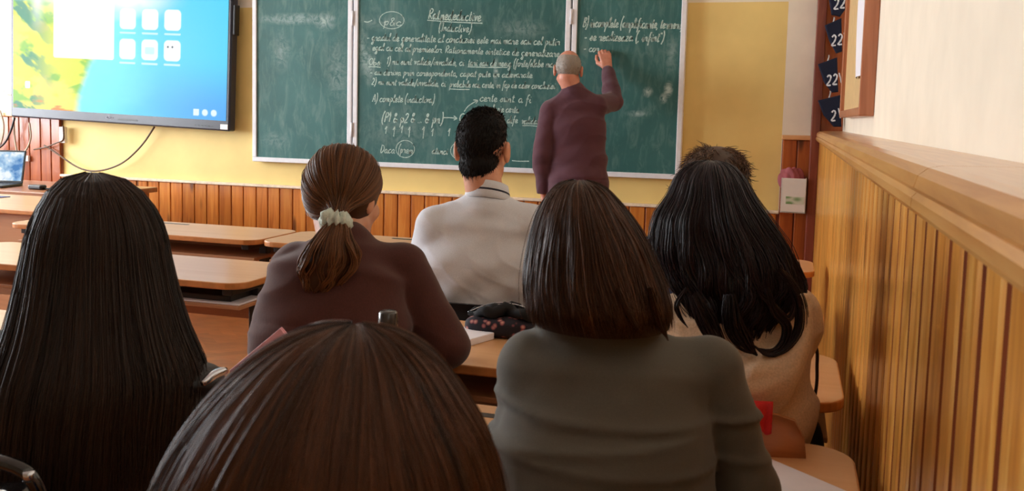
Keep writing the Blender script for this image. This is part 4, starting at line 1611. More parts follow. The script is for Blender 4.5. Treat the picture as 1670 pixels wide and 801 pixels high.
def scalp_hair(root, base, hc, R, mat, prims, cuts, n, length, flow, r=.0009, stand=.5, h=.0045, s=1.0, name='hair', curl=0, keep=None, tone0=0):
    """short hair: a shell over the skull with strands combed along flow(q)"""
    fl = Field(hc - .17, hc + .17, h)
    for c, rad in prims:
        fl.add(ellipsoid(hc + R @ (np.array(c) * s), np.array(rad) * s, R), .02)
    for nrm, p in cuts:
        fl.cut(R @ unit(nrm), hc + R @ (np.array(p) * s))
    V, Q = fl.mesh()
    me = bpy.data.meshes.new('tmp')
    me.vertices.add(len(V))
    c4 = V[Q]
    nf = np.cross(c4[:, 2] - c4[:, 0], c4[:, 3] - c4[:, 1])
    bpy.data.meshes.remove(me)
    nf /= np.linalg.norm(nf, axis=1, keepdims=True) + 1e-12
    fc = c4.mean(1)
    out = fc - hc
    nf *= np.sign((nf * out).sum(1, keepdims=True))
    ql = out @ R / s
    ok = np.ones(len(fc), bool) if keep is None else keep(ql)
    cand = np.flatnonzero(ok)
    pick = rng.choice(cand, n)
    p0 = fc[pick] + rng.uniform(-.002, .002, (n, 3))
    N = nf[pick]
    Fl = flow(ql[pick]) @ R.T
    Fl = Fl - N * (Fl * N).sum(1, keepdims=True) * .8
    Fl /= np.linalg.norm(Fl, axis=1, keepdims=True) + 1e-9
    Fl += rng.normal(0, .18, (n, 3))
    L = length * (.6 + .6 * rng.random((n, 1)))
    m = 7
    P = []
    ph = rng.uniform(0, 6, (n, 1))
    for j in range(m):
        t = j / (m - 1)
        q = p0 - N * .003 + N * (L * stand * (t - .55 * t * t)) + Fl * (L * t)
        if curl:
            q = q + N * (curl * t * np.sin(5 * t + ph)) + np.cross(N, Fl) * (curl * t * np.cos(5 * t + ph))
        P.append(q)
    P = np.stack(P, 1)
    t = np.linspace(0, 1, m)[None]
    to = np.clip(.42 + tone0 + rng.normal(0, .15, (n, 1)) + .1 * t, 0, 1)
    parts = [(V, Q, np.full(len(V), .15)), strand_mesh(P, r * np.clip((1.05 - t) * 3, .2, 1) * np.ones((n, 1)), to)]
    V, Q, T = join(parts)
    return mesh_np(name, V, Q, mat, root, tone=T, origin=base)

# ------------------------------------------------------------------ the people
M_h_dark = hair_mat('dark_brown_hair', '0d0805', '402a1c', .42, .3)
M_h_brown = hair_mat('brown_hair', '1a0e07', '6a4126', .42, .3)
M_h_bob = hair_mat('chestnut_hair', '1a0e07', '5f3a22', .42, .3)
M_h_pony = hair_mat('light_brown_hair', '2a170b', '8a5a34', .42, .3)
M_h_black = hair_mat('black_plum_hair', '0a0607', '2c161c', .38, .35)
M_h_short = hair_mat('black_brown_hair', '0d0a09', '271d18', .68, .18)
M_h_messy = hair_mat('tousled_brown_hair', '2c1b11', '7d5a3e', .5)
M_h_grey = hair_mat('grey_hair', '8a8178', 'c4bdb4', .6)
M_jeans = cloth('dark_denim', '20273a', .9, 500)
M_dark_tr = cloth('black_trousers', '17161a', .9, 500)
M_grey_top = cloth('olive_grey_jersey', '5d5a52', .8, 900, .04, sheen=.15, bump=.1)
M_brown_sw = cloth('brown_ribbed_knit', '4c2822', .9, 420, .08, sheen=.2, bump=.35, stretch=(1, 1, .15))
M_beige = cloth('beige_sweatshirt', 'dcbfa0', .92, 260, .06, sheen=.1, bump=.5)
M_polo = cloth('pale_grey_pique', 'dcdfe6', .85, 700, .03, bump=.2)
M_plum = cloth('plum_fine_knit', '5a3741', .85, 800, .05, sheen=.2, bump=.15)
M_darkblue = cloth('navy_sweater', '24304a', .9, 500)
tb = NT('shiny_black_jacket')
nzb = tb.noise(tb.coord(), 16, 4, .6, .4)
tb.base(tb.ramp(nzb, 'Fac', [(.3, '08080a'), (.7, '121214')]).outputs[0])
tb.set(Roughness=.5, Coat_Weight=.05, Coat_Roughness=.2)
tb.bump(nzb, 'Fac', .5, .012)
M_vinyl = tb.m
REST = [(vv(.2, 1, -.1), vv(0, .1, -1), vv(1, .2, 0), .25), (vv(-.2, 1, -.1), vv(0, .1, -1), vv(-1, .2, 0), .25)]

# --- teacher at the board
D = 5.55
J = dict(hip=at(942, 330, D) * vv(1, 1, 0) + vv(0, 0, .95), neck=at(934, 143, D), head=at(928, 82, D) - vv(0, 0, .118), hrot=(.12, -.10, .03),
         trap=.068, shL=at(898, 180, D), shR=at(974, 172, D), elL=at(884, 254, D - .02), elR=at(1000, 166, D + .18),
         wrL=at(888, 321, D + .05), wrR=at(991, 112, 5.90), aw=(.165, .160, .158, .165, .150), slump=-.02)
M_teach_skin = skin('flushed_skin', 'cf9078')
teacher, tb_, tR = person('bald grey-haired teacher in a plum sweater writing on the chalkboard with a raised right hand', J, M_plum, M_dark_tr, 'm', tight=.016,
                          sit=False, h=.0045, skinm=M_teach_skin, hem=.86, sleeve_r=1.2, shoes=plain('black_leather', '15110f', .35),
                          hands=[(vv(.03, .15, -1), vv(1, .1, 0), vv(.1, 1, 0), .35), (vv(-.24, .12, 1), vv(-.35, 1, .1), vv(-1, -.1, .25), [.75, .8, .85, .9], 1)], hand_s=1.14,
                          folds=lambda x, y, z: .004 * np.sin(46 * (z + .55 * (x - .0)) + 1.0) * np.clip((1.25 - z) * 4, 0, 1) * np.clip((z - .8) * 6, 0, 1))
scalp_hair(teacher, tb_, J['head'], tR, M_h_grey, [((0, -.012, .024), (.0765, .0965, .088))],
           [((0, 1, .35), (0, .035, .0)), ((0, 0, 1), (0, 0, .082)), ((0, -.4, -1), (0, -.06, -.062)), ((0, .75, -1), (0, -.012, -.015))],
           3800, .011, lambda q: vv(0, -.2, -1) + 0 * q, r=.0008, stand=.25, h=.004, name='hair', keep=lambda q: q[:, 2] < .080)
wr = J['wrR']
chp = wr + unit(vv(-.24, .12, 1)) * .105 + vv(-.028, .026, 0)
o = MB().tube([vv(-.018, .016, .006), vv(.0, 0, 0), vv(.02, -.018, -.006)], .0055, 10).obj('chalk_stick', M_chalk)
o.location = vv(chp[0], 5.944 - .02, chp[2])
tag(o, 'white chalk stick held by the teacher against the board', 'chalk')

# --- boy in the pale polo shirt
D = 2.85
hb = at(789, 180, D)
J = dict(hip=vv(hb[0] - .01, hb[1] + .0, .50), neck=at(793, 322, D), head=hb - vv(0, 0, .120), hrot=(0.0, -.05, 0),
         shL=at(712, 368, D), shR=at(868, 366, D), elL=at(690, 455, D + .16), elR=at(888, 460, D + .16), wrL=hb * vv(1, 1, 0) + vv(-.16, .36, .79), wrR=hb * vv(1, 1, 0) + vv(.16, .36, .79),
         aw=(.175, .165, .165, .178, .150), slump=.03, short_sleeve=True, trap=.05, band=-.03, cover=-.01)
M_boy_skin = skin('boy_skin', 'd29a7c')
boy, bb_, bR = person('boy with short black hair and pale grey polo shirt, seen from behind', J, M_polo, M_jeans, 'm', tight=.012, hands=REST, h=.005, skinm=M_boy_skin, topname='polo_shirt', collar_z=.015,
                      folds=lambda x, y, z: .0035 * np.sin(52 * (z - .9 * (x - J['hip'][0]))) * np.clip((.92 - z) * 5, 0, 1) + .0025 * np.sin(60 * (z + 1.2 * (x - J['hip'][0])) + 2) * np.clip((.86 - z) * 6, 0, 1))
# polo collar with a dark stripe, its back higher than its front
b = MB()
nb_ax, nd_ax = J['neck_axis']
nc = nb_ax + nd_ax * (1.070 - nb_ax[2]) + vv(.004, .004, 0)
prof = [(.058, .046), (.063, .047), (.066, .030), (.0675, .024), (.0685, .018), (.071, .006), (.0725, -.004), (.070, -.006), (.064, .0)]
V, Fc, Mi = [], [], []
n = 40
for (r_, z_) in prof:
    for k in range(n):
        a = 2 * PI * k / n
        V.append(nc + vv(r_ * math.cos(a) * 1.02, r_ * math.sin(a) * .98, z_ - .022 * math.sin(a) - .004))
for i in range(len(prof) - 1):
    for k in range(n):
        Fc.append((i * n + k, (i + 1) * n + k, (i + 1) * n + (k + 1) % n, i * n + (k + 1) % n))
        Mi.append(1 if i in (3,) else 0)
mesh_np('collar', V, Fc, [M_polo, plain('dark_stripe', '2a2c3a', .8)], boy, midx=Mi, origin=bb_)
scalp_hair(boy, bb_, J['head'], bR, M_h_short, [((0, -.016, .034), (.0745, .0975, .090)), ((0, -.032, -.05), (.058, .066, .050)), ((0, .02, .072), (.062, .075, .055))],
           [((0, 1, -.55), (0, .070, .055)), ((0, -.15, -1), (0, -.07, -.100)), ((0, 1, -.42), (0, -.008, -.020))],
           9500, .015, lambda q: np.stack([q[:, 0] * 2, -.25 + 0 * q[:, 0], -.9 + 1.2 * np.clip(q[:, 2] * 8, 0, 1)], 1), r=.0009, stand=.22, name='hair')

# --- girl with the ponytail
D = 2.10
hb = at(563, 237, D)
J = dict(hip=vv(hb[0] + .02, hb[1] - .10, .50), neck=at(566, 372, D - .03), head=hb - vv(0, 0, .118), hrot=(-.10, -.12, .05),
         shL=at(488, 436, D - .01), shR=at(655, 438, D - .01), elL=at(463, 548, D + .03), elR=at(722, 562, D - .02), wrL=at(480, 575, D + .22), wrR=at(672, 580, D + .24),
         aw=(.155, .150, .150, .158, .135), slump=.05, trap=.02)
pg, pb_, pR = person('girl in a brown sweater with a low ponytail in a pale scrunchie', J, M_brown_sw, M_dark_tr, tight=.017, hands=REST, sleeve_r=1.25, collar_z=.025,
                     folds=lambda x, y, z: .003 * np.sin(38 * (z + .8 * x) + 1) * np.clip((1.0 - z) * 4, 0, 1))
hc = J['head']
tie = at(549, 361, D - .125)
# hair combed back from the face towards the tie
ctr = hc + pR @ vv(0, -.014, .022)
RAD3 = vv(.084, .101, .100)
tdir = unit(pR.T @ (tie - ctr) / RAD3)
e1 = unit(np.cross(tdir, vv(0, 0, 1)))
e2 = np.cross(tdir, e1)
n, m = 4200, 24
ph = rng.uniform(0, 2 * PI, n)
th_max = np.radians(np.where(np.sin(ph) > -.2, 134, 128) - 34 * np.clip(-np.sin(ph) - .2, 0, 1) + rng.normal(0, 4, n))
t = np.linspace(0, 1, m)[None]
th = th_max[:, None] * (1 - t) + .10 * t
ph2 = ph[:, None] + rng.normal(0, .03, (n, 1)) * np.sin(PI * t)
dirs = np.cos(th)[..., None] * tdir + np.sin(th)[..., None] * (np.cos(ph2)[..., None] * e1 + np.sin(ph2)[..., None] * e2)
radj = 1.0 + rng.normal(0, .010, (n, 1)) + .018 * np.sin(ph[:, None] * 23) * t + .03 * rng.random((n, 1)) * (rng.random((n, 1)) < .06)
Lc = dirs * RAD3 * radj[..., None]
P = ctr + Lc @ pR.T
to_tie = np.clip((t - .86) / .14, 0, 1)[..., None]
P = P * (1 - to_tie) + (tie + rng.normal(0, .007, (n, 1, 3))) * to_tie
ok = ~((Lc[:, 0, 1] > .060) & (Lc[:, 0, 2] < .045))
P, ph, t_ = P[ok], ph[ok], t
to = np.clip(.45 + .12 * np.sin(ph * 37)[:, None] + rng.normal(0, .13, (len(P), 1)) + 0 * t, 0, 1)
capf = Field(ctr - .14, ctr + .14, .0045)
capf.add(ellipsoid(ctr, RAD3 * .97, pR), 0)
capf.cut(pR @ unit(vv(0, 1, -.45)), ctr + pR @ vv(0, .062, .02))
capf.cut(pR @ unit(vv(0, .35, -1)), ctr + pR @ vv(0, -.02, -.088))
Vc, Qc = capf.mesh()
parts = [(Vc, Qc, np.full(len(Vc), .2)), strand_mesh(P, .0009 * np.ones(P.shape[:2]), to)]
V, Q, T = join(parts)
mesh_np('hair', V, Q, M_h_pony, pg, tone=T, origin=pb_)
rows = [(356, 540, 556, .012, -.135), (368, 530, 568, .024, -.145), (390, 512, 572, .036, -.155), (415, 498, 580, .044, -.155), (440, 493, 572, .042, -.150), (458, 494, 562, .034, -.145), (474, 500, 545, .020, -.145), (484, 506, 530, .006, -.145)]
o = long_hair(pg, pb_, rows, D, M_h_pony, n=1500, r=.0009, clumps=22, pull=.75, wave=.10, wfreq=5, open_deg=0, ragged=.22, fly=.10, name='ponytail', lump=.10, tone0=.05)
M_scr = cloth('mint_scrunchie', 'd3dccd', .9, 300, .1)
V, Fc = [], []
ax = unit(at(549, 361, 1.9) - at(556, 335, 2.0))
ax = unit(vv(-.05, -.35, -1))
X_ = unit(np.cross(ax, vv(0, 1, 0)))
Y_ = np.cross(ax, X_)
nu, nv = 72, 16
sc = at(548, 361, D - .135)
for i in range(nu):
    a = 2 * PI * i / nu
    rr_ = .0148 + .0034 * math.sin(13 * a) + .0015 * math.sin(29 * a + 1)
    cdir = X_ * math.cos(a) + Y_ * math.sin(a)
    c = sc + cdir * (.0185 + .002 * math.sin(7 * a)) + ax * .004 * math.sin(9 * a)
    for j in range(nv):
        p = 2 * PI * j / nv
        q = rr_ * (1 + .12 * math.sin(5 * p + 11 * a))
        V.append(c + cdir * q * math.cos(p) + ax * q * 1.1 * math.sin(p))
for i in range(nu):
    for j in range(nv):
        Fc.append((i * nv + j, i * nv + (j + 1) % nv, ((i + 1) % nu) * nv + (j + 1) % nv, ((i + 1) % nu) * nv + j))
mesh_np('scrunchie', V, Fc, M_scr, pg, origin=pb_)

# --- girl in the olive grey top
D = 1.28
hb = at(953, 298, D)
tc_ = at(1015, 560, D)
J = dict(hip=vv(tc_[0] + .01, tc_[1] - .07, .50), neck=at(992, 528, D), head=hb - vv(0, 0, .124), hrot=(.06, -.12, .05), band=.03, cover=.035, wrinkle=.0016,
         shL=at(868, 594, D), shR=at(1156, 602, D - .01), elL=at(846, 800, D + .02), elR=at(1222, 800, D - .02), wrL=at(905, 860, D + .20), wrR=at(1165, 870, D + .20),
         aw=(.150, .138, .135, .142, .128), slump=.03)
x0_ = tc_[0]
gg, gb_, gR = person('girl with a chestnut bob and olive grey long-sleeved top, her back to the camera', J, M_grey_top, M_jeans, tight=.006, hands=REST, h=.005, topname='jersey_top', collar_z=.03,
                     folds=lambda x, y, z: -.0045 * np.exp(-((z - .940 + .06 * (x - x0_)) / .006) ** 2) - .0045 * np.exp(-((z - .912 - .10 * (x - x0_)) / .006) ** 2) + .004 * np.exp(-((z - .926) / .007) ** 2) - .004 * np.exp(-((z - .885 + .05 * (x - x0_)) / .006) ** 2)
                     - .003 * np.exp(-((z - 1.045 - 1.2 * (x - x0_) ** 2) / .006) ** 2) * (np.abs(x - x0_) < .09))
rows = [(298, 935, 957, .004, -.01), (303, 912, 978, .040, -.005), (318, 895, 1000, .070, 0), (345, 880, 1022, .094, 0), (385, 868, 1048, .104, -.005), (430, 860, 1068, .106, -.01),
        (470, 857, 1082, .106, -.015), (505, 858, 1090, .104, -.02), (530, 858, 1094, .100, -.02), (550, 864, 1096, .094, -.02)]
exg = [([at(1008, 470, D - .125), at(1022, 505, D - .125), at(1040, 535, D - .12), at(1046, 548, D - .115)], .004, 40), ([at(1060, 470, D - .11), at(1075, 520, D - .10), at(1090, 556, D - .10)], .006, 60)]
long_hair(gg, gb_, rows, D, M_h_bob, n=5600, r=.0006, clumps=54, pull=.4, ragged=.20, open_deg=48, fly=.03, lump=.012, extra=exg, tips=True)

# --- dark-haired girl in beige
D = 1.81
hb = at(1160, 265, D)
J = dict(hip=vv(hb[0] + .06, hb[1] - .04, .50), neck=at(1195, 480, D - .02), head=hb - vv(0, 0, .122), hrot=(.05, -.12, .10),
         wrinkle=.006, shL=at(1124, 526, D), shR=at(1286, 520, D), elL=at(1112, 640, D + .06), elR=at(1256, 640, D + .08), wrL=at(1150, 690, D + .26), wrR=at(1240, 690, D + .26),
         aw=(.150, .145, .140, .142, .125), slump=.04)
hx = J['hip'][0]
fp = lambda pts, dd: [at(x, y, D + dd) for x, y in pts]
ext = []
for pts, r_, dd in (([(1310, 488), (1314, 524), (1292, 560), (1250, 582), (1200, 590)], .010, -.150), ([(1314, 510), (1306, 562), (1262, 600), (1205, 612)], .009, -.165), ([(1312, 545), (1290, 602), (1250, 630), (1208, 640)], .010, -.168),
                     ([(1300, 600), (1272, 640), (1222, 662)], .009, -.165), ([(1286, 640), (1262, 672), (1225, 690)], .010, -.16)):
    q_ = smooth_curve(fp(pts, dd), 3)
    for a_, b_2 in zip(q_[:-1], q_[1:]):
        ext.append(capsule(a_, b_2, r_, r_))
J['extra_top'] = ext
dg, db_, dR = person('girl with long wavy black hair and a beige sweatshirt, beside the panelled wall', J, M_beige, M_dark_tr, tight=.020, hands=REST, sleeve_r=1.3, h=.005, topname='sweatshirt', collar_z=.02,
                     folds=lambda x, y, z: .007 * np.sin(44 * (z - .75 * (x - hx)) + .6) * np.clip((.99 - z) * 6, 0, 1) * np.clip((x - hx + .12) * 7, 0, 1))
rows = [(265, 1150, 1170, .004, -.01), (270, 1125, 1193, .045, -.005), (290, 1104, 1213, .080, 0), (320, 1092, 1228, .100, 0), (355, 1074, 1250, .110, -.01), (395, 1068, 1276, .110, -.02),
        (430, 1078, 1293, .105, -.035), (460, 1092, 1300, .098, -.05), (490, 1110, 1284, .085, -.06), (520, 1126, 1262, .075, -.065), (552, 1150, 1254, .06, -.07), (582, 1195, 1250, .04, -.07)]
LK = lambda pts, dd=-.17: [at(x, y, D + dd) for x, y in pts]
ex_ = [(LK([(1270, 440), (1292, 465), (1306, 500), (1304, 540), (1280, 570), (1250, 578), (1225, 560)]), .010, 70),
       (LK([(1250, 470), (1262, 505), (1282, 530), (1280, 555), (1262, 572), (1236, 568)]), .008, 60),
       (LK([(1240, 480), (1262, 500), (1285, 520), (1296, 500), (1290, 480)]), .005, 30),
       (LK([(1120, 470), (1104, 495), (1108, 515), (1122, 535)], -.13), .004, 24),
       (LK([(1130, 480), (1150, 520), (1170, 555), (1190, 585)]), .016, 110),
       (LK([(1190, 480), (1196, 530), (1215, 560), (1235, 580)]), .018, 120)]
long_hair(dg, db_, rows, D, M_h_black, n=5600, r=.00085, clumps=40, pull=.7, wave=.07, wfreq=6, ragged=.30, open_deg=46, fly=.05, lump=.02, extra=ex_, tips=True)

# --- boy in the front row, only the crown of his head shows
D = 2.60
hb = at(1165, 240, D)
J = dict(hip=vv(hb[0], hb[1] - .05, .50), neck=hb + vv(0, -.05, -.26), head=hb - vv(0, 0, .128), hrot=(.0, -.15, 0),
         shL=hb + vv(-.17, -.04, -.32), shR=hb + vv(.13, -.04, -.32), elL=hb + vv(-.20, .10, -.52), elR=hb + vv(.14, .10, -.52), wrL=hb * vv(1, 1, 0) + vv(-.12, .30, .79), wrR=hb * vv(1, 1, 0) + vv(.08, .30, .79),
         aw=(.150, .140, .135, .140, .120))
fb_, fbb, fR = person('person with tousled brown hair mostly hidden behind the black-haired girl', J, M_darkblue, M_jeans, 'm', tight=.012, hands=REST, h=.0065)
scalp_hair(fb_, fbb, J['head'], fR, M_h_messy, [((0, -.014, .034), (.084, .104, .092)), ((.02, -.03, .06), (.07, .08, .062))],
           [((0, 1, -.55), (0, .075, .05)), ((0, -.15, -1), (0, -.07, -.078)), ((0, .9, -.8), (0, -.030, -.02))],
           3600, .045, lambda q: np.stack([q[:, 0] * 6 + .3 * np.sin(q[:, 1] * 70), -.2 + .6 * np.sin(q[:, 0] * 60), -.4 + 0 * q[:, 0]], 1), r=.0011, stand=.13, curl=.005, name='hair')

# --- girl with very long straight hair, left
D = 1.39
hb = at(150, 285, D)
J = dict(hip=vv(hb[0], hb[1] - .10, .50), neck=hb + vv(0.01, -.03, -.25), head=hb - vv(0, -.005, .127), hrot=(-.1, -.08, 0),
         shL=hb + vv(-.14, -.06, -.305), shR=at(306, 652, D - .02), elL=hb + vv(-.19, .03, -.56), elR=at(318, 850, D + .05), wrL=hb * vv(1, 1, 0) + vv(-.1, .28, .79), wrR=hb * vv(1, 1, 0) + vv(.1, .28, .79),
         aw=(.155, .145, .14, .145, .13))
lg, lb_, lR = person('girl with very long straight dark hair over a black jacket, at the left', J, M_vinyl, M_dark_tr, tight=.018, hands=REST, h=.0055, topname='jacket',
                     folds=lambda x, y, z: .005 * np.sin(z * 2 * PI / .045))
rows = [(285, 140, 165, .004, 0), (290, 114, 192, .045, 0), (310, 88, 222, .085, 0), (340, 70, 246, .100, 0), (380, 56, 262, .106, -.005), (430, 48, 270, .108, -.01), (490, 38, 282, .107, -.03),
        (545, 24, 298, .103, -.05), (610, 2, 322, .10, -.07), (680, -8, 320, .085, -.09), (760, -14, 318, .075, -.10), (840, -10, 305, .065, -.105), (930, 20, 285, .05, -.105), (1000, 60, 250, .03, -.10)]
long_hair(lg, lb_, rows, D, M_h_dark, n=8000, r=.00065, clumps=70, pull=.3, ragged=.12, open_deg=48, face_u=.16, fly=.03, lump=.008)
z1 = at(330, 626, D - .10)
z2 = at(368, 604, D - .06)
b = MB().tube(smooth_curve([z1, (z1 + z2) / 2 + vv(0, 0, .003), z2], 5), [.004, .005, .006, .0065, .0065, .0065, .0065, .0065, .0065, .006, .005], 10)
o = b.obj('silver_streak', M_steel, lg, origin=lb_)  # short silver streak on the jacket shoulder, built as a steel piece

# --- girl nearest the camera
D = .605
hb = at(575, 535, D)
hm = at(556, 640, D)
J = dict(hip=vv(hm[0] - .02, hm[1] - .12, .50), neck=vv(hm[0], hm[1] - .04, .925), head=vv(hm[0], hm[1], hb[2] - .118), hrot=(-.1, -.15, 0),
         shL=vv(hm[0] - .15, hm[1] - .04, .87), shR=vv(hm[0] + .15, hm[1] - .04, .87), elL=vv(hm[0] - .20, hm[1] + .06, .64), elR=vv(hm[0] + .20, hm[1] + .06, .64),
         wrL=vv(hm[0] - .08, hm[1] + .14, .60), wrR=vv(hm[0] + .08, hm[1] + .14, .60), aw=(.155, .145, .14, .145, .13))
ng, nb_, nR = person('girl nearest the camera, only the top of her long brown hair in view', J, M_darkblue, M_jeans, tight=.012, hands=REST, h=.0065)
rows = [(535, 566, 594, .003, 0), (541, 520, 632, .020, 0), (556, 468, 672, .042, 0), (590, 410, 716, .066, 0), (640, 354, 754, .090, 0), (700, 307, 790, .103, 0), (760, 274, 812, .108, 0), (830, 248, 824, .110, -.005),
        (920, 228, 828, .110, -.02), (1020, 220, 820, .105, -.035), (1130, 225, 800, .085, -.05), (1230, 260, 760, .06, -.055)]
long_hair(ng, nb_, rows, D, M_h_brown, n=11000, r=.0004, clumps=60, pull=.3, ragged=.1, open_deg=50, face_u=.3, fly=.012, lump=.006, m=30)

# ------------------------------------------------------------------ chairs under the people
M_blackchair = plain('black_seat_pad', '111014', .75, var=.03)
make_chair(J['hip'][0], J['hip'][1] + .02, 'wooden chair under the girl nearest the camera', M_chair_wood)
chs = {}
for p_, dy, lab, m_ in ((boy, .03, 'chair with a black backrest behind the boy in the polo shirt', M_blackchair), (pg, .03, 'wooden chair under the girl with the ponytail', M_chair_wood),
                        (gg, .03, 'wooden chair under the girl in the olive grey top', M_chair_wood), (dg, .03, 'wooden chair with a red cloth on its curved back, behind the black-haired girl', M_chair_wood),
                        (fb_, .03, 'wooden chair under the person with tousled hair', M_chair_wood), (lg, .03, 'wooden chair under the girl with very long straight hair', M_chair_wood)):
    chs[p_.name] = make_chair(p_.location.x, p_.location.y + dy, lab, m_)
chs[dg.name].scale = (1, 1, 1.075)
chs[dg.name].location.x -= .045

# ------------------------------------------------------------------ small things on the desks
# paper under the grey girl's arm
pz = .7504
c = [onZ(1254, 748, pz), onZ(1392, 806, pz)]
d = unit(c[1] - c[0])
nrm = vv(d[1], -d[0], 0)
q = [c[0] - d * .06, c[1] + d * .0, c[1] + nrm * .21, c[0] - d * .06 + nrm * .21]
q = [vv(min(p[0], .12), p[1], pz) for p in q]
o = MB().prism([(p[0], p[1]) for p in q][::-1], pz - .0002, pz + .0012).obj('paper', M_paper)
tag(o, "white sheet of paper on the near right desk, under the olive grey girl's elbow", 'paper')

# water bottle
bt = at(633, 507, 1.62)
t = thing('water_bottle', 'clear plastic water bottle with a dark cap standing behind the nearest head', 'bottle', (bt[0], bt[1], .75))
s = (bt[2] - .75)
gm = NT('clear_plastic')
gm.set(Base_Color=lin('dfe3e0'), Roughness=.08, Transmission_Weight=.9, IOR=1.35)
MB().lathe([(0, 0), (.030, .0), (.033, .006), (.033, s * .28), (.031, s * .30), (.033, s * .32), (.033, s * .60), (.028, s * .70), (.016, s * .82), (.0145, s * .86), (.0145, s * .89), (.017, s * .895), (0.017, s * .905), (.010, s * .91), (0, s * .91)], n=28).obj('bottle_body', gm.m, t)
MB().lathe([(0, s * .86), (.0175, s * .86), (.018, s * .90), (.0165, s * .985), (.014, s), (0, s)], n=28).obj('cap', plain('smoky_cap', '35302c', .25, coat=.5), t)

# pink notebook leaning beside it
a_ = at(377, 602, 1.5)
b2 = at(443, 547, 1.5)
t = thing('notebook', 'pink notebook leaning upright, its edge showing beside the nearest head', 'notebook', (0, 0, 0))
u_ = unit(b2 - a_)
vn = unit(np.cross(u_, ray(420, 570)))
Lw = np.linalg.norm(b2 - a_)
if vn[2] > 0:
    vn = -vn
kz = (min(a_[2], b2[2]) - .752) / max(1e-3, -vn[2])
w3 = np.cross(u_, vn)
mt = Matrix(((u_[0], vn[0], w3[0], a_[0]), (u_[1], vn[1], w3[1], a_[1]), (u_[2], vn[2], w3[2], a_[2]), (0, 0, 0, 1)))
M_pink = plain('pink_cover', 'f9b4bf', .45)
MB().box((0, 0, -.007), (Lw + .02, kz, -.005), .0008, mat=mt).obj('cover', M_pink, t)
MB().box((0, 0, .005), (Lw + .02, kz, .007), .0008, mat=mt).obj('cover', M_pink, t)
MB().box((0.001, .002, -.005), (Lw + .017, kz - .002, .005), 0, mat=mt).obj('pages', M_paper, t)
MB().box((-.002, 0, -.007), (0.001, kz, .007), .0008, mat=mt).obj('spine', M_pink, t)

# pencil case
pc = onZ(812, 556, .75)
t = thing('pencil_case', 'open pencil case with a dark flowery print lying on a desk', 'pencil case', (pc[0], pc[1] + .05, .75), .08)
fm = NT('flowery_fabric')
v1 = fm.n('ShaderNodeTexVoronoi')
v1.inputs['Scale'].default_value = 55
fm.l(fm.coord(), 0, v1, 'Vector')
k1 = fm.ramp(v1, 'Distance', [(.0, 'd9a58e'), (.30, '8d4b52'), (.42, '1a1420')])
fm.base(k1.outputs[0])
fm.set(Roughness=.8)
bm = bmesh.new()
bmesh.ops.create_uvsphere(bm, u_segments=40, v_segments=24, radius=1)
for v_ in bm.verts:
    x, y, z = v_.co
    f_ = lambda q, p: math.copysign(abs(q) ** p, q)
    v_.co = Vector((f_(x, .75) * .105, f_(y, .8) * .038, f_(z, .6) * .026 + .026))
    v_.co.z = max(0, v_.co.z + .003 * math.sin(v_.co.x * 60) * math.cos(v_.co.y * 50))
g = MB()
g.from_bm(bm, smooth=True)
bm.free()
g.obj('pouch', fm.m, t)
fl_ = MB()
for k in range(2):
    pts = [vv(-.10 + .2 * i / 14, .018 + .016 * math.sin(i * .9 + k) - .022 * k, .050 + .020 * math.sin(PI * i / 14) + .006 * math.sin(i * 1.7 + 2 * k)) for i in range(15)]
    fl_.tube(pts, [.006 + .010 * math.sin(PI * i / 14) for i in range(15)], 10)
fl_.obj('opening_flap', plain('black_lining', '0a090c', .85), t)
MB().tube(smooth_curve([vv(-.10, .012, .056), vv(-.05, .02, .078), vv(0, .022, .085), vv(.06, .015, .075), vv(.10, .002, .05)], 5), .0022, 6).obj('zipper', M_steel, t)
o = MB().prism([(-.06, -.012), (.05, -.012), (.05, .012), (-.06, .012)], 0, .14, .002, mat=Matrix.Rotation(.9, 4, 'Y')).obj('folded_paper', M_paper)
o = MB().box((-.075, -.05, 0), (.06, .045, .018), .002).obj('notepad', M_paper)
bpy.data.objects.remove(bpy.data.objects['folded_paper'])
o.location = (pc[0] - .085, pc[1] - .012, .7505)
o.rotation_euler = (0, 0, -.35)
tag(o, 'white notepad lying against the left end of the flowery pencil case', 'notepad')

# red cloth on the dark-haired girl's chair
rc = at(1236, 682, 1.62)
dgx, dgy = dg.location.x - .045, dg.location.y + .03
V, Fc = [], []
nu, nv = 14, 18
for i in range(nu):
    for j in range(nv):
        u = i / (nu - 1)
        s_ = j / (nv - 1) * 2 - 1
        x = .066 + u * .06
        back = -.24 + .02 - .012 + .03 * (x / .185) ** 2
        zt = .777 * 1.075
        if s_ < 0:
            p = (x, back - .016 - .004 * math.sin(u * 14), zt + s_ * .034 - .006 * math.sin(u * 9))
        else:
            p = (x, back + .004 + .016 * min(1, s_ * 4), zt + .006 - s_ * .05)
        if abs(s_) < .12:
            p = (x, back - .006 + .016 * s_ * 4, zt + .008)
        V.append((p[0], p[1], p[2]))
for i in range(nu - 1):
    for j in range(nv - 1):
        a = i * nv + j
        Fc.append((a, a + 1, a + nv + 1, a + nv))
M_red = cloth('red_cloth', 'c8201c', .6, 400, .05)
o = mesh_np('cloth', V, Fc, M_red)
o.location = (dgx, dgy, 0)
sm_ = o.modifiers.new('thick', 'SOLIDIFY')
sm_.thickness = .006
tag(o, 'bright red cloth folded over the chair back of the girl in beige', 'cloth')

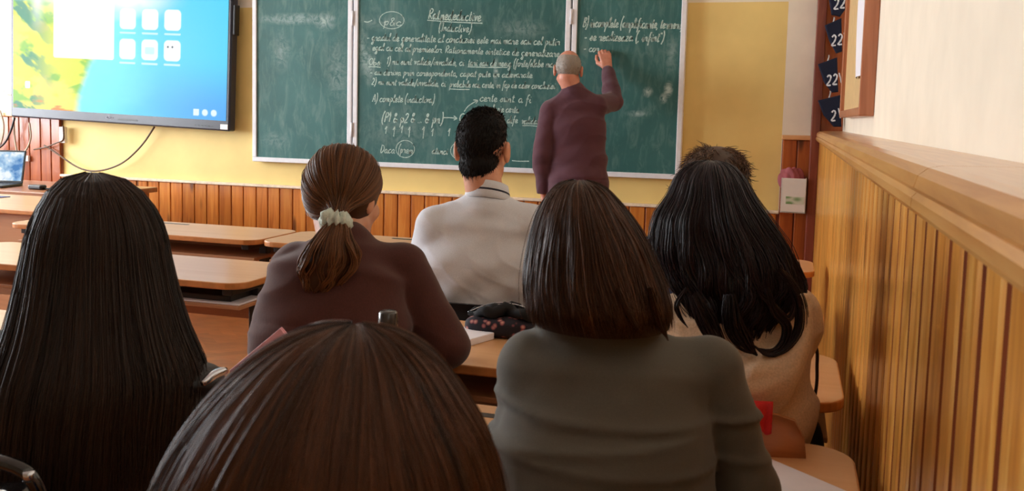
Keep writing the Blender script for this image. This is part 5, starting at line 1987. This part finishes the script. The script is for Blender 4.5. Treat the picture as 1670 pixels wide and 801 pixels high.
# black bag hanging by the right-hand desk
bg_ = at(1312, 690, 1.93)
t = thing('shoulder_bag', 'black bag hanging on a thin strap at the right end of a desk', 'bag', (bg_[0] - .015, bg_[1], .40))
bm = bmesh.new()
bmesh.ops.create_uvsphere(bm, u_segments=32, v_segments=20, radius=1)
for v_ in bm.verts:
    x, y, z = v_.co
    v_.co = Vector((math.copysign(abs(x) ** .6, x) * .06, math.copysign(abs(y) ** .6, y) * .045, math.copysign(abs(z) ** .55, z) * .16 + .16))
g = MB()
g.from_bm(bm, smooth=True)
bm.free()
g.obj('bag_body', cloth('black_canvas', '101012', .9, 400), t)
s0, s1 = at(1328, 560, 1.86), at(1330, 640, 1.90)
lx, ly = bg_[0] - .015, bg_[1]
MB().tube(smooth_curve([(.02, -.03, .30), (s1[0] - lx, s1[1] - ly, s1[2] - .40), ((s0[0] + s1[0]) / 2 - lx + .004, (s0[1] + s1[1]) / 2 - ly, (s0[2] + s1[2]) / 2 - .40), (s0[0] - lx, s0[1] - ly, s0[2] - .40), (s0[0] - lx - .05, s0[1] - ly - .01, s0[2] - .37)], 6), .0035, 8).obj('strap', plain('dark_strap', '2a1712', .6), t)
MB().box((-.02, -.05, .10), (.02, -.0435, .13), .002).obj('tag', plain('grey_patch', '5b5d66', .7), t)

# glossy black bag on the chair of the girl at the left
gb = at(6, 800, 1.10)
t = thing('handbag', 'glossy black bag hanging on a chair at the lower left photo corner', 'bag', (gb[0], gb[1], .66))
bm = bmesh.new()
bmesh.ops.create_uvsphere(bm, u_segments=48, v_segments=32, radius=1)
sg = lambda q, p: math.copysign(abs(q) ** p, q)
for v_ in bm.verts:
    x, y, z = v_.co
    k = 1 + .05 * math.sin(9 * z + 5 * x) + .04 * math.sin(14 * x + 6 * z + 2 * y)
    v_.co = Vector((sg(x, .7) * .085 * k, sg(y, .7) * .045 * k, sg(z, .55) * .105 * k + .105))
g = MB()
g.from_bm(bm, smooth=True)
bm.free()
M_gloss = plain('patent_black', '0c0c10', .12, coat=.6)
g.obj('bag_body', M_gloss, t)
MB().tube(smooth_curve([(-.06, 0, .20), (-.05, -.01, .235), (0, -.015, .25), (.045, -.01, .24), (.06, 0, .20)], 6), .009, 10).obj('handle', M_gloss, t)
MB().lathe([(0, -.006), (.007, -.006), (.007, .006), (0, .006)], (.05, -.012, .238), 10).obj('ring', M_steel, t)
